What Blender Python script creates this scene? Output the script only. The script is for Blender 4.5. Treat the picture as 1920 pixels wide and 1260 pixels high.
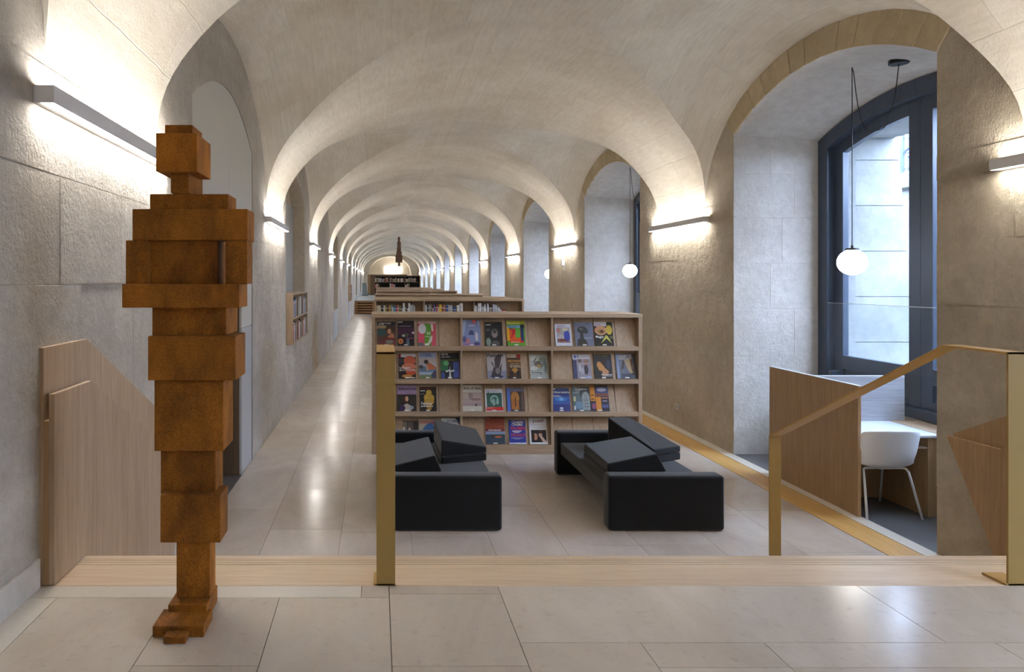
import bpy, bmesh, math, random
from mathutils import Vector, Matrix
R = math.radians
random.seed(7)
for o in list(bpy.data.objects): bpy.data.objects.remove(o)
SC = bpy.context.scene
COL = SC.collection

# ---------------------------------------------------------------- camera, world, exposure
cam = bpy.data.cameras.new('camera'); co = bpy.data.objects.new('camera', cam); COL.objects.link(co)
co.location = (0, 0, 2.15); co.rotation_euler = (R(90), 0, 0)
cam.sensor_width = 36; cam.lens = 24.0; cam.shift_x = 0.13125; cam.shift_y = -0.05417
cam.clip_end = 400; SC.camera = co
W = bpy.data.worlds.new('sky'); SC.world = W; W.use_nodes = True
bg = W.node_tree.nodes['Background']; bg.inputs[0].default_value = (0.56, 0.69, 1.0, 1); bg.inputs[1].default_value = 30.0
SC.view_settings.view_transform = 'Standard'; SC.view_settings.look = 'None'
SC.view_settings.exposure = 0.45; SC.view_settings.gamma = 1; SC.view_settings.use_curve_mapping = False
LAMP_UP, LAMP_DOWN = 70.0, 50.0
LAMP_COL = (1.0, 0.955, 0.905)

# ---------------------------------------------------------------- materials
def lin(c):
    return tuple(((x/255)/12.92 if x/255 <= .04045 else ((x/255+.055)/1.055)**2.4) for x in c)
_m = {}
def base_mat(name, col, rough=.6, metal=0., spec=.5):
    m = bpy.data.materials.new(name); m.use_nodes = True
    b = m.node_tree.nodes['Principled BSDF']
    b.inputs['Base Color'].default_value = (*lin(col), 1)
    b.inputs['Roughness'].default_value = rough; b.inputs['Metallic'].default_value = metal
    b.inputs['Specular IOR Level'].default_value = spec
    return m, m.node_tree, b
def paint(col, rough=.55, metal=0.):
    k = (tuple(col), rough, metal)
    if k not in _m:
        m, nt, b = base_mat('paint_%d_%d_%d' % tuple(col), col, rough, metal)
        n = nt.nodes.new('ShaderNodeTexNoise'); n.inputs['Scale'].default_value = 30
        mr = nt.nodes.new('ShaderNodeMapRange'); mr.inputs[3].default_value = rough-.05; mr.inputs[4].default_value = min(1, rough+.08)
        nt.links.new(n.outputs[0], mr.inputs[0]); nt.links.new(mr.outputs[0], b.inputs['Roughness'])
        _m[k] = m
    return _m[k]
def emit(name, col, s):
    m = bpy.data.materials.new(name); m.use_nodes = True; nt = m.node_tree
    b = nt.nodes['Principled BSDF']; b.inputs['Base Color'].default_value = (.9, .9, .9, 1)
    b.inputs['Emission Color'].default_value = (*col, 1); b.inputs['Emission Strength'].default_value = s
    return m
def ramp(nt, src, c0, c1, p0=.3, p1=.7):
    r = nt.nodes.new('ShaderNodeValToRGB')
    r.color_ramp.elements[0].position = p0; r.color_ramp.elements[0].color = (*c0, 1)
    r.color_ramp.elements[1].position = p1; r.color_ramp.elements[1].color = (*c1, 1)
    nt.links.new(src, r.inputs[0]); return r.outputs[0]
def tex(nt, kind, coord, scale, mapping=(1, 1, 1), **kw):
    mp = nt.nodes.new('ShaderNodeMapping'); mp.inputs['Scale'].default_value = mapping
    nt.links.new(coord, mp.inputs[0])
    t = nt.nodes.new(kind); nt.links.new(mp.outputs[0], t.inputs['Vector'])
    t.inputs['Scale'].default_value = scale
    for k, v in kw.items(): t.inputs[k].default_value = v
    return t
def mix(nt, a, b, fac, mode='MIX'):
    n = nt.nodes.new('ShaderNodeMix'); n.data_type = 'RGBA'; n.blend_type = mode
    for s, v in ((n.inputs[6], a), (n.inputs[7], b)):
        if isinstance(v, tuple): s.default_value = (*v, 1) if len(v) == 3 else v
        else: nt.links.new(v, s)
    if isinstance(fac, float): n.inputs[0].default_value = fac
    else: nt.links.new(fac, n.inputs[0])
    return n.outputs[2]
def mth(nt, op, a, b=None):
    n = nt.nodes.new('ShaderNodeMath'); n.operation = op
    for s, v in ((n.inputs[0], a), (n.inputs[1], b)):
        if v is None: continue
        if isinstance(v, (int, float)): s.default_value = v
        else: nt.links.new(v, s)
    return n.outputs[0]
def stone_mat(name, ca, cb, rough_amt=1., chisel=True, per_obj=.0, big=.6):
    m, nt, b = base_mat(name, (128, 128, 128), .9, 0, .25)
    tc = nt.nodes.new('ShaderNodeTexCoord').outputs['Object']
    n1 = tex(nt, 'ShaderNodeTexNoise', tc, big, Detail=6., Roughness=.6)
    c = ramp(nt, n1.outputs[0], lin(ca), lin(cb), .35, .68)
    n2 = tex(nt, 'ShaderNodeTexNoise', tc, 9, Detail=8., Roughness=.7)
    c = mix(nt, c, ramp(nt, n2.outputs[0], (.86, .84, .82), (1.03, 1.02, 1.01), .3, .62), 1., 'MULTIPLY')
    if per_obj:
        oi = nt.nodes.new('ShaderNodeObjectInfo').outputs['Random']
        c = mix(nt, c, ramp(nt, oi, (1-per_obj, 1-per_obj, 1-per_obj*1.2), (1+per_obj*.4,)*3, 0, 1), 1., 'MULTIPLY')
    nt.links.new(c, b.inputs['Base Color'])
    n3 = tex(nt, 'ShaderNodeTexNoise', tc, 50, (1, 1, .8), Detail=6., Roughness=.72)
    v = tex(nt, 'ShaderNodeTexNoise', tc, 9, Detail=6., Roughness=.6)
    amp = mth(nt, 'ADD', mth(nt, 'MULTIPLY', tex(nt, 'ShaderNodeTexNoise', tc, 1.7, Detail=2.).outputs[0], 4.0), -.6)
    h = mth(nt, 'ADD', mth(nt, 'MULTIPLY', n3.outputs[0], amp), mth(nt, 'MULTIPLY', v.outputs[0], 3.0))
    if chisel:
        w = tex(nt, 'ShaderNodeTexNoise', tc, 10, (9, 9, .8), Detail=3.)
        h = mth(nt, 'ADD', h, mth(nt, 'MULTIPLY', w.outputs[0], .45))
    bp = nt.nodes.new('ShaderNodeBump'); bp.inputs['Strength'].default_value = min(1., .9*rough_amt)
    bp.inputs['Distance'].default_value = .022*rough_amt
    nt.links.new(h, bp.inputs['Height']); nt.links.new(bp.outputs[0], b.inputs['Normal'])
    return m
def wood_mat(name, ca, cb, axis='z', rough=.5, per_obj=.06):
    m, nt, b = base_mat(name, ca, rough)
    tc = nt.nodes.new('ShaderNodeTexCoord').outputs['Object']
    s = {'x': (.05, 1, 1), 'y': (1, .05, 1), 'z': (1, 1, .05)}[axis]
    n1 = tex(nt, 'ShaderNodeTexNoise', tc, 62, s, Detail=5., Roughness=.6, Distortion=.3)
    n2 = tex(nt, 'ShaderNodeTexNoise', tc, 5, s, Detail=4.)
    c = ramp(nt, n1.outputs[0], lin(ca), lin(cb), .3, .7)
    c = mix(nt, c, ramp(nt, n2.outputs[0], (.91, .90, .89), (1.04, 1.04, 1.04), .35, .65), 1., 'MULTIPLY')
    oi = nt.nodes.new('ShaderNodeObjectInfo').outputs['Random']
    c = mix(nt, c, ramp(nt, oi, (1-per_obj,)*3, (1., 1., 1.), 0, 1), 1., 'MULTIPLY')
    nt.links.new(c, b.inputs['Base Color'])
    bp = nt.nodes.new('ShaderNodeBump'); bp.inputs['Strength'].default_value = .15; bp.inputs['Distance'].default_value = .001
    nt.links.new(n1.outputs[0], bp.inputs['Height']); nt.links.new(bp.outputs[0], b.inputs['Normal'])
    return m
def vault_mat():
    m, nt, b = base_mat('vault_stone', (170, 156, 136), .9, 0, .2)
    T = nt.nodes.new('ShaderNodeTexCoord'); uv = T.outputs['UV']; ob = T.outputs['Object']
    br = nt.nodes.new('ShaderNodeTexBrick'); br.offset = .5
    br.inputs['Scale'].default_value = 1.; br.inputs['Brick Width'].default_value = 1.15; br.inputs['Row Height'].default_value = .42
    br.inputs['Mortar Size'].default_value = .005; br.inputs['Mortar Smooth'].default_value = .6
    br.inputs['Color1'].default_value = (1, 1, 1, 1); br.inputs['Color2'].default_value = (.86, .83, .78, 1); br.inputs['Mortar'].default_value = (.90, .88, .85, 1)
    br.inputs['Bias'].default_value = -.45
    nz = tex(nt, 'ShaderNodeTexNoise', uv, 3, Detail=2.)
    jit = nt.nodes.new('ShaderNodeVectorMath'); jit.operation = 'MULTIPLY_ADD'
    nt.links.new(nz.outputs['Color'], jit.inputs[0]); jit.inputs[1].default_value = (.04, .04, 0); nt.links.new(uv, jit.inputs[2])
    nt.links.new(jit.outputs[0], br.inputs['Vector'])
    n1 = tex(nt, 'ShaderNodeTexNoise', ob, .8, Detail=8., Roughness=.65)
    c = ramp(nt, n1.outputs[0], lin((204, 195, 180)), lin((224, 218, 206)), .3, .7)
    c = mix(nt, c, br.outputs['Color'], .75, 'MULTIPLY')
    n2 = tex(nt, 'ShaderNodeTexNoise', uv, 4, (1, 5, 1), Detail=8., Roughness=.7)
    c = mix(nt, c, ramp(nt, n2.outputs[0], (.89, .88, .86), (1.03, 1.03, 1.03), .3, .6), 1., 'MULTIPLY')
    nt.links.new(c, b.inputs['Base Color'])
    n3 = tex(nt, 'ShaderNodeTexNoise', ob, 50, Detail=5., Roughness=.6)
    bp = nt.nodes.new('ShaderNodeBump'); bp.inputs['Strength'].default_value = .5; bp.inputs['Distance'].default_value = .006
    h = mth(nt, 'ADD', n3.outputs[0], mth(nt, 'MULTIPLY', br.outputs['Fac'], -.7))
    nt.links.new(h, bp.inputs['Height']); nt.links.new(bp.outputs[0], b.inputs['Normal'])
    return m
def slab_mat(name, ca, cb, rough=.2):
    m, nt, b = base_mat(name, ca, rough, 0, .5)
    tc = nt.nodes.new('ShaderNodeTexCoord').outputs['Object']
    oi = nt.nodes.new('ShaderNodeObjectInfo').outputs['Random']
    n1 = tex(nt, 'ShaderNodeTexNoise', tc, 2.2, (1, .5, 1), Detail=8., Roughness=.65, Distortion=.6)
    c = ramp(nt, n1.outputs[0], lin(ca), lin(cb), .3, .7)
    n2 = tex(nt, 'ShaderNodeTexNoise', tc, 24, (1, 1, 1), Detail=6., Roughness=.7)
    c = mix(nt, c, ramp(nt, n2.outputs[0], (.84, .81, .78), (1.02, 1.02, 1.02), .24, .44), 1., 'MULTIPLY')
    c = mix(nt, c, ramp(nt, oi, (.86, .84, .82), (1.0, 1.0, 1.0), 0, 1), 1., 'MULTIPLY')
    nt.links.new(c, b.inputs['Base Color'])
    n4 = tex(nt, 'ShaderNodeTexNoise', tc, 3, Detail=4.)
    mr = nt.nodes.new('ShaderNodeMapRange'); mr.inputs[3].default_value = rough-.05; mr.inputs[4].default_value = rough+.09
    nt.links.new(n4.outputs[0], mr.inputs[0]); nt.links.new(mr.outputs[0], b.inputs['Roughness'])
    return m
def rust_mat():
    m, nt, b = base_mat('rusted_steel', (150, 85, 20), .75, 0, .3)
    tc = nt.nodes.new('ShaderNodeTexCoord').outputs['Object']
    oi = nt.nodes.new('ShaderNodeObjectInfo').outputs['Random']
    n1 = tex(nt, 'ShaderNodeTexNoise', tc, 7, (1, 1, .45), Detail=7., Roughness=.65)
    c = ramp(nt, n1.outputs[0], lin((108, 66, 22)), lin((184, 118, 38)), .32, .66)
    n2 = tex(nt, 'ShaderNodeTexNoise', tc, 160, Detail=4.)
    c = mix(nt, c, ramp(nt, n2.outputs[0], (.72, .68, .62), (1.1, 1.08, 1.), .35, .62), 1., 'MULTIPLY')
    c = mix(nt, c, ramp(nt, oi, (.74, .72, .70), (1.1, 1.08, 1.04), 0, 1), 1., 'MULTIPLY')
    nt.links.new(c, b.inputs['Base Color'])
    bp = nt.nodes.new('ShaderNodeBump'); bp.inputs['Strength'].default_value = .3; bp.inputs['Distance'].default_value = .001
    nt.links.new(n2.outputs[0], bp.inputs['Height']); nt.links.new(bp.outputs[0], b.inputs['Normal'])
    return m
def fabric_mat():
    m, nt, b = base_mat('black_felt', (30, 31, 34), .95, 0, .2)
    tc = nt.nodes.new('ShaderNodeTexCoord').outputs['Object']
    n2 = tex(nt, 'ShaderNodeTexNoise', tc, 260, Detail=3.)
    nt.links.new(ramp(nt, n2.outputs[0], lin((10, 10, 11)), lin((25, 26, 30)), .35, .65), b.inputs['Base Color'])
    b.inputs['Sheen Weight'].default_value = .25; b.inputs['Sheen Roughness'].default_value = .5
    bp = nt.nodes.new('ShaderNodeBump'); bp.inputs['Strength'].default_value = .4; bp.inputs['Distance'].default_value = .001
    nt.links.new(n2.outputs[0], bp.inputs['Height']); nt.links.new(bp.outputs[0], b.inputs['Normal'])
    return m
def glass_mat():
    m = bpy.data.materials.new('clear_glass'); m.use_nodes = True; nt = m.node_tree; nt.nodes.clear()
    o = nt.nodes.new('ShaderNodeOutputMaterial'); mx = nt.nodes.new('ShaderNodeMixShader')
    lw = nt.nodes.new('ShaderNodeLayerWeight'); lw.inputs['Blend'].default_value = .5
    f = nt.nodes.new('ShaderNodeMath'); f.operation = 'ADD'; f.inputs[1].default_value = .05
    nt.links.new(mth(nt, 'POWER', lw.outputs['Facing'], 5.), f.inputs[0])
    t = nt.nodes.new('ShaderNodeBsdfTransparent'); t.inputs[0].default_value = (.93, .97, .97, 1)
    g = nt.nodes.new('ShaderNodeBsdfGlossy'); g.inputs['Roughness'].default_value = .02
    nt.links.new(f.outputs[0], mx.inputs[0]); nt.links.new(t.outputs[0], mx.inputs[1]); nt.links.new(g.outputs[0], mx.inputs[2])
    nt.links.new(mx.outputs[0], o.inputs[0]); return m
M = {}
M['wall'] = stone_mat('rough_wall_stone', (206, 193, 170), (230, 220, 202), 1.0, True, .03)
M['wall_l'] = stone_mat('pale_wall_stone', (206, 198, 186), (226, 219, 208), 1.0, True, .03)
M['tan'] = stone_mat('tan_arch_stone', (190, 174, 142), (208, 192, 162), .45, True, .08, 1.2)
M['reveal'] = stone_mat('reveal_stone', (190, 184, 176), (216, 211, 204), .5, True, .05)
M['reveal_w'] = stone_mat('warm_reveal_stone', (196, 184, 164), (214, 204, 186), .35, False, .04)
M['outside'] = stone_mat('outside_stone', (118, 120, 120), (138, 140, 138), .3, False, .05, 1.5)
M['vault'] = vault_mat()
M['slab'] = slab_mat('polished_limestone', (188, 175, 163), (208, 197, 185), .18)
M['slab_up'] = slab_mat('upper_limestone', (190, 178, 163), (210, 200, 185), .19)
M['slab_pale'] = paint((208, 200, 186), .28)
M['joint'] = paint((150, 140, 128), .9)
M['dkfloor'] = slab_mat('dark_grey_floor', (92, 90, 90), (108, 106, 106), .35)
M['oak'] = wood_mat('pale_oak', (168, 142, 114), (192, 168, 140), 'z')
M['oak_x'] = wood_mat('pale_oak_x', (168, 142, 114), (192, 168, 140), 'x')
M['oak_y'] = wood_mat('pale_oak_y', (168, 142, 114), (192, 168, 140), 'y')
M['oakw'] = wood_mat('warm_oak', (158, 126, 88), (182, 150, 110), 'z')
M['tread'] = wood_mat('step_oak', (206, 180, 148), (222, 199, 170), 'x', .4)
M['strip'] = wood_mat('gold_strip', (186, 142, 78), (206, 164, 98), 'y', .4)
M['groove'] = paint((60, 42, 28), .8)
M['brass'] = base_mat('brass_paint', (160, 130, 70), .5, .0)[0]
M['brass_edge'] = base_mat('brass_edge', (184, 146, 78), .45, .0)[0]
M['rust'] = rust_mat(); M['felt'] = fabric_mat(); M['glass'] = glass_mat()
M['frame'] = paint((66, 76, 92), .30, .1)
M['alu'] = paint((226, 226, 228), .45)
M['white'] = paint((232, 232, 234), .4)
M['white_top'] = paint((206, 210, 220), .3)
M['panelw'] = paint((206, 204, 196), .35)
M['panelg'] = paint((190, 192, 194), .35)
M['black'] = paint((18, 20, 24), .45)
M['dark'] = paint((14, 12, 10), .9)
M['greywood'] = wood_mat('grey_board', (150, 148, 150), (172, 172, 176), 'x')
M['brownwood'] = wood_mat('brown_jamb', (98, 80, 62), (120, 100, 80), 'z')
M['far_wood'] = wood_mat('far_case_wood', (92, 70, 50), (112, 88, 64), 'z')
M['orangewood'] = wood_mat('slat_wood', (150, 108, 66), (176, 132, 84), 'x')
M['greytop'] = paint((128, 136, 136), .5)
M['dkbrown'] = paint((92, 66, 50), .8)
M['lamp_up'] = emit('lamp_diffuser_top', LAMP_COL, LAMP_UP)
M['lamp_dn'] = emit('lamp_diffuser_bottom', LAMP_COL, LAMP_DOWN)
M['globe'] = emit('opal_globe', (1, .95, .86), 16.)
M['endlamp'] = emit('end_tube', LAMP_COL, 75.)
M['copper_green'] = stone_mat('mossy_coping', (120, 128, 118), (150, 156, 140), .4, False)

# ---------------------------------------------------------------- mesh helpers
class MB:
    def __init__(s): s.v = []; s.f = []; s.mi = []; s.uv = None
    def poly(s, pts, mi=0):
        n = len(s.v); s.v += [tuple(p) for p in pts]; s.f.append(tuple(range(n, n+len(pts)))); s.mi.append(mi); return s
    def box(s, x0, x1, y0, y1, z0, z1, mi=0, m=None):
        P = [Vector(p) for p in ((x0,y0,z0),(x1,y0,z0),(x1,y1,z0),(x0,y1,z0),(x0,y0,z1),(x1,y0,z1),(x1,y1,z1),(x0,y1,z1))]
        if m: P = [m @ p for p in P]
        return s.hexa(P, mi)
    def hexa(s, P, mi=0):
        n = len(s.v); s.v += [tuple(p) for p in P]
        for q in ((0,3,2,1),(4,5,6,7),(0,1,5,4),(1,2,6,5),(2,3,7,6),(3,0,4,7)):
            s.f.append(tuple(n+k for k in q)); s.mi.append(mi)
        return s
    def prism(s, prof, a0, a1, axis='x', mi=0):
        """prof = list of 2-D points (the other two axes in order), extruded a0..a1"""
        def mk(p, a):
            return {'x': (a, p[0], p[1]), 'y': (p[0], a, p[1]), 'z': (p[0], p[1], a)}[axis]
        n = len(s.v); k = len(prof)
        s.v += [mk(p, a0) for p in prof] + [mk(p, a1) for p in prof]
        s.f.append(tuple(n+i for i in range(k))); s.mi.append(mi)
        s.f.append(tuple(n+k+i for i in reversed(range(k)))); s.mi.append(mi)
        for i in range(k):
            j = (i+1) % k; s.f.append((n+i, n+k+i, n+k+j, n+j)); s.mi.append(mi)
        return s
    def cyl(s, p0, p1, r0, r1=None, n=12, mi=0):
        r1 = r0 if r1 is None else r1
        p0, p1 = Vector(p0), Vector(p1); d = (p1-p0).normalized()
        a = d.orthogonal().normalized(); b = d.cross(a); k = len(s.v)
        for p, r in ((p0, r0), (p1, r1)):
            for i in range(n):
                t = 2*math.pi*i/n; s.v.append(tuple(p+a*math.cos(t)*r+b*math.sin(t)*r))
        for i in range(n):
            j = (i+1) % n; s.f.append((k+i, k+j, k+n+j, k+n+i)); s.mi.append(mi)
        s.f.append(tuple(k+i for i in reversed(range(n)))); s.mi.append(mi)
        s.f.append(tuple(k+n+i for i in range(n))); s.mi.append(mi); return s
    def tube(s, pts, r, n=8, mi=0):
        pts = [Vector(p) for p in pts]; k0 = len(s.v); a = None
        for i, p in enumerate(pts):
            d = (pts[min(i+1, len(pts)-1)]-pts[max(i-1, 0)]).normalized()
            if a is None: a = d.orthogonal().normalized()
            a = (a-d*a.dot(d)).normalized(); b = d.cross(a)
            for j in range(n):
                t = 2*math.pi*j/n; s.v.append(tuple(p+a*math.cos(t)*r+b*math.sin(t)*r))
        for i in range(len(pts)-1):
            for j in range(n):
                q = (j+1) % n; s.f.append((k0+i*n+j, k0+i*n+q, k0+(i+1)*n+q, k0+(i+1)*n+j)); s.mi.append(mi)
        s.f.append(tuple(k0+j for j in reversed(range(n)))); s.mi.append(mi)
        s.f.append(tuple(k0+(len(pts)-1)*n+j for j in range(n))); s.mi.append(mi); return s
def build(name, mb, mats, parent=None, bevel=0, smooth=False, fix=True, uvs=None, segs=2):
    """vertices are given in world space; the object is made local to its parent's place"""
    if not isinstance(mats, (list, tuple)): mats = [mats]
    off = wloc(parent) if parent else Vector((0, 0, 0))
    me = bpy.data.meshes.new(name)
    me.from_pydata([tuple(Vector(v)-off) for v in mb.v], [], mb.f)
    for m in mats: me.materials.append(m)
    for p, i in zip(me.polygons, mb.mi): p.material_index = i
    if uvs:
        l = me.uv_layers.new(name='UVMap')
        for lp in me.loops: l.data[lp.index].uv = uvs[lp.vertex_index]
    if fix:
        bm = bmesh.new(); bm.from_mesh(me); bmesh.ops.recalc_face_normals(bm, faces=bm.faces); bm.to_mesh(me); bm.free()
    if smooth:
        for p in me.polygons: p.use_smooth = True
    me.update()
    o = bpy.data.objects.new(name, me); COL.objects.link(o)
    if parent: o.parent = parent
    if bevel:
        b = o.modifiers.new('bevel', 'BEVEL'); b.width = bevel; b.segments = segs; b.limit_method = 'ANGLE'; b.angle_limit = R(30)
    return o
def wloc(o):
    v = Vector((0, 0, 0))
    while o: v = v+Vector(o.location); o = o.parent
    return v
def tag(o, label, cat, group=None):
    o['label'] = label; o['category'] = cat
    if group: o['group'] = group
    return o
def thing(name, label, cat, loc=(0, 0, 0), group=None):
    o = bpy.data.objects.new(name, None); COL.objects.link(o); o.location = loc
    o.empty_display_size = .1
    return tag(o, label, cat, group)
def struct(name, mb, mats, **kw):
    o = build(name, mb, mats, **kw); o['kind'] = 'structure'; return o
def copy_tree(o, loc=None, label=None, parent=None):
    c = o.copy(); COL.objects.link(c)
    if parent: c.parent = parent
    if loc is not None: c.location = loc
    if label: c['label'] = label
    for ch in list(o.children): copy_tree(ch, parent=c)
    return c
ORD = ['first','second','third','fourth','fifth','sixth','seventh','eighth','ninth','tenth','eleventh','twelfth','thirteenth','fourteenth','fifteenth','sixteenth','seventeenth','eighteenth','nineteenth','twentieth','twenty-first','twenty-second','twenty-third','twenty-fourth','twenty-fifth','twenty-sixth','twenty-seventh','twenty-eighth','twenty-ninth','thirtieth','thirty-first','thirty-second']

# ---------------------------------------------------------------- dimensions of the gallery
XL, XR, D = -1.5, 4.4, 6.08
XC, HW = (XL+XR)/2, (XR-XL)/2
Y0, Y1 = -4.0, 73.5
BAYS = [6.905+D*i for i in range(-1, 11)]
SPR, RISE, LUN, LRISE, LTILT = 3.15, 1.85, 2.26, 1.5, .30
def smooth(t): t = max(0, min(1, t)); return t*t*(3-2*t)
def lun_top(dy):
    dy = abs(dy)
    return SPR+LRISE*math.sqrt(max(0, 1-(dy/LUN)**2)) if dy < LUN else SPR
def wall_top(y):
    return max(lun_top(y-b) for b in BAYS)

# ceiling: barrel vault with cross lunettes, meeting in crisp groins
def ceiling():
    mb = MB(); uvs = []
    phis = [i/26*math.pi/2 for i in range(27)]
    pm = math.asin((LRISE+LTILT)/RISE); phis = sorted(set(phis+[pm]))
    cols = []
    s = 0; prev = None
    for p in phis:
        u = HW*(1-math.cos(p)); B = SPR+RISE*math.sin(p)
        t = (B-SPR-LTILT*smooth(u/.6))/LRISE
        w = LUN*math.sqrt(max(0, 1-t*t)) if p < pm-1e-6 else 0
        if prev: s += math.hypot(u-prev[0], B-prev[1])
        prev = (u, B); cols.append((u, B, w, s))
    for side in (-1, 1):
        X = lambda u: (XL+u) if side < 0 else (XR-u)
        sgn = lambda s: s if side < 0 else 9.1-s
        def grid(rows):
            n0 = len(mb.v); nr = len(rows); nc = len(rows[0])
            for r in rows:
                for (x, y, z, sv) in r: mb.v.append((x, y, z)); uvs.append((y, sgn(sv)))
            for i in range(nr-1):
                for j in range(nc-1):
                    q = (n0+i*nc+j, n0+i*nc+j+1, n0+(i+1)*nc+j+1, n0+(i+1)*nc+j)
                    mb.f.append(q if side < 0 else q[::-1]); mb.mi.append(0)
        # bands
        lim = [None]+BAYS+[None]
        for a, b in zip(lim[:-1], lim[1:]):
            rows = []
            for (u, B, w, sv) in cols:
                ya = Y0 if a is None else a+w; yb = Y1 if b is None else b-w
                rows.append([(X(u), ya+(yb-ya)*k/8, B, sv) for k in range(9)])
            grid(rows)
        for c in BAYS:
            rows = []
            for (u, B, w, sv) in cols:
                if u > cols[-1][0]: break
                r = []
                for k in range(25):
                    dy = w*math.sin(math.pi/2*(k/12-1))
                    z = lun_top(dy)+LTILT*smooth(u/.6) if w > 0 else B
                    if k in (0, 24): z = B
                    r.append((X(u), c+dy, z, sv))
                rows.append(r)
                if w == 0: break
            grid(rows)
    me_o = struct('ceiling', mb, M['vault'], smooth=True, fix=False, uvs=uvs)
    return me_o
ceil_o = ceiling()
# narrow plaster ridge along the crown, a little off centre
mb = MB()
for y in range(int(Y0), int(Y1)-1, 1):
    w = .085
    def bz(x): p = math.acos(min(1, abs(x-XC)/HW)); return SPR+RISE*math.sin(p)
    mb.box(1.25-w, 1.25+w, y, y+1, bz(1.25)-.009, bz(1.25)+.05)
rg = build('crown_rib', mb, M['vault'], parent=ceil_o, uvs=[(v[1], v[0]+4) for v in mb.v])

def face_wall(mb, X, openings, mats_i=0, flip=False):
    """wall in the plane x=X with arched openings (yc, half, zb, spring, rise)"""
    ys = {Y0, Y1}
    for (yc, hf, zb, sp, ri) in openings:
        for k in range(25): ys.add(round(yc-hf+2*hf*k/24, 5))
    for b in BAYS:
        for k in range(33): ys.add(round(b+LUN*math.sin(math.pi/2*(k/16-1)), 5))
    ys = sorted(y for y in ys if Y0 <= y <= Y1)
    def arch(op, y):
        yc, hf, zb, sp, ri = op; return sp+ri*(1-((y-yc)/hf)**2)
    for a, b in zip(ys[:-1], ys[1:]):
        if b-a < 1e-4: continue
        m = (a+b)/2; op = next((o for o in openings if abs(m-o[0]) < o[1]), None)
        ta, tb = wall_top(a)+.06, wall_top(b)+.06
        if op:
            mb.poly([(X, a, arch(op, a)), (X, b, arch(op, b)), (X, b, tb), (X, a, ta)])
            if op[2] > -.01: mb.poly([(X, a, -.3), (X, b, -.3), (X, b, op[2]), (X, a, op[2])])
        else:
            mb.poly([(X, a, -.3), (X, b, -.3), (X, b, tb), (X, a, ta)])
def reveal(mb, X, Xb, op_in, op_out, sill=None, mi=0, back=False):
    yc, hf, zb, sp, ri = op_in; _, hf2, zb2, sp2, ri2 = op_out
    N = 24
    for k in range(N):
        t0, t1 = -1+2*k/N, -1+2*(k+1)/N
        A = [(X, yc+hf*t, sp+ri*(1-t*t)) for t in (t0, t1)]; B = [(Xb, yc+hf2*t, sp2+ri2*(1-t*t)) for t in (t1, t0)]
        mb.poly(A+B, mi)
        if back: mb.poly([(Xb, yc+hf2*t0, zb2), (Xb, yc+hf2*t1, zb2), B[0], B[1]], mi)
    for s in (-1, 1):
        mb.poly([(X, yc+s*hf, zb), (X, yc+s*hf, sp), (Xb, yc+s*hf2, sp2), (Xb, yc+s*hf2, zb2)], mi)
    mb.poly([(X, yc-hf, zb), (X, yc+hf, zb), (Xb, yc+hf2, zb2), (Xb, yc-hf2, zb2)], mi)

# right wall with its window bays
WX = 5.50
r_ops = [(b, 1.535, -.02, 3.95, .42) for b in BAYS]
mb = MB(); face_wall(mb, XR, r_ops)
wall_r = struct('wall_right', mb, M['wall'], fix=False)
mb = MB()
for b in BAYS:
    reveal(mb, XR, WX, (b, 1.535, -.02, 3.95, .42), (b, 1.535, -.02, 3.87, .32))
    mb.poly([(WX, b-1.535, -.02), (WX, b+1.535, -.02), (WX, b+1.535, .75), (WX, b-1.535, .75)])
build('window_reveal', mb, M['reveal'], parent=wall_r, fix=False)
# stones of the reveal beside the first window (far jamb)
def block(mb, x0, x1, y0, y1, z0, z1): return mb.box(x0, x1, y0, y1, z0, z1)
jz = [0.0, .62, 1.21, 1.80, 2.36, 2.92, 3.46, 3.93]
for b in BAYS[1:4]:
    for i in range(len(jz)-1):
        cuts = [XR-.001, XR+.45+.3*((i*37) % 3)/2, WX-.05]
        for a, c in zip(cuts[:-1], cuts[1:]):
            mb = MB().box(a+.0012, c-.0012, b+1.535-.002-.002*random.random(), b+1.56, jz[i]+.0012, jz[i+1]-.0012)
            build('stone', mb, M['reveal'], parent=wall_r, bevel=.003, segs=1)
# pier stones
def pier_blocks(parent, X, inward, ya, yb, zs, mat, seed):
    rnd = random.Random(seed)
    for i in range(len(zs)-1):
        z0, z1 = zs[i], zs[i+1]; n = rnd.choice((3, 3, 4)); off = .25*(i % 2)
        cuts = [ya]+sorted(ya+(yb-ya)*(k+off+.15*rnd.random())/n for k in range(1, n))+[yb]
        cuts = [c for c in cuts if ya <= c <= yb]
        for a, b in zip(cuts[:-1], cuts[1:]):
            if b-a < .2: continue
            d = .0015+.0035*rnd.random()
            x0, x1 = (X-.02, X+d) if inward > 0 else (X-d, X+.02)
            g = .002
            mb = MB().box(x0, x1, a+g*(a > ya), b-g*(b < yb), z0+g, z1-g)
            build('stone', mb, mat, parent=parent, bevel=.002, segs=1)
PZ = [0, .14, .53, .98, 1.44, 1.965, 2.45, 2.93, 3.13]
for k in range(5):
    c = 3.865+D*k; pier_blocks(wall_r, XR, -1, c-1.505, c+1.505, PZ, M['wall'], k)
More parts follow.
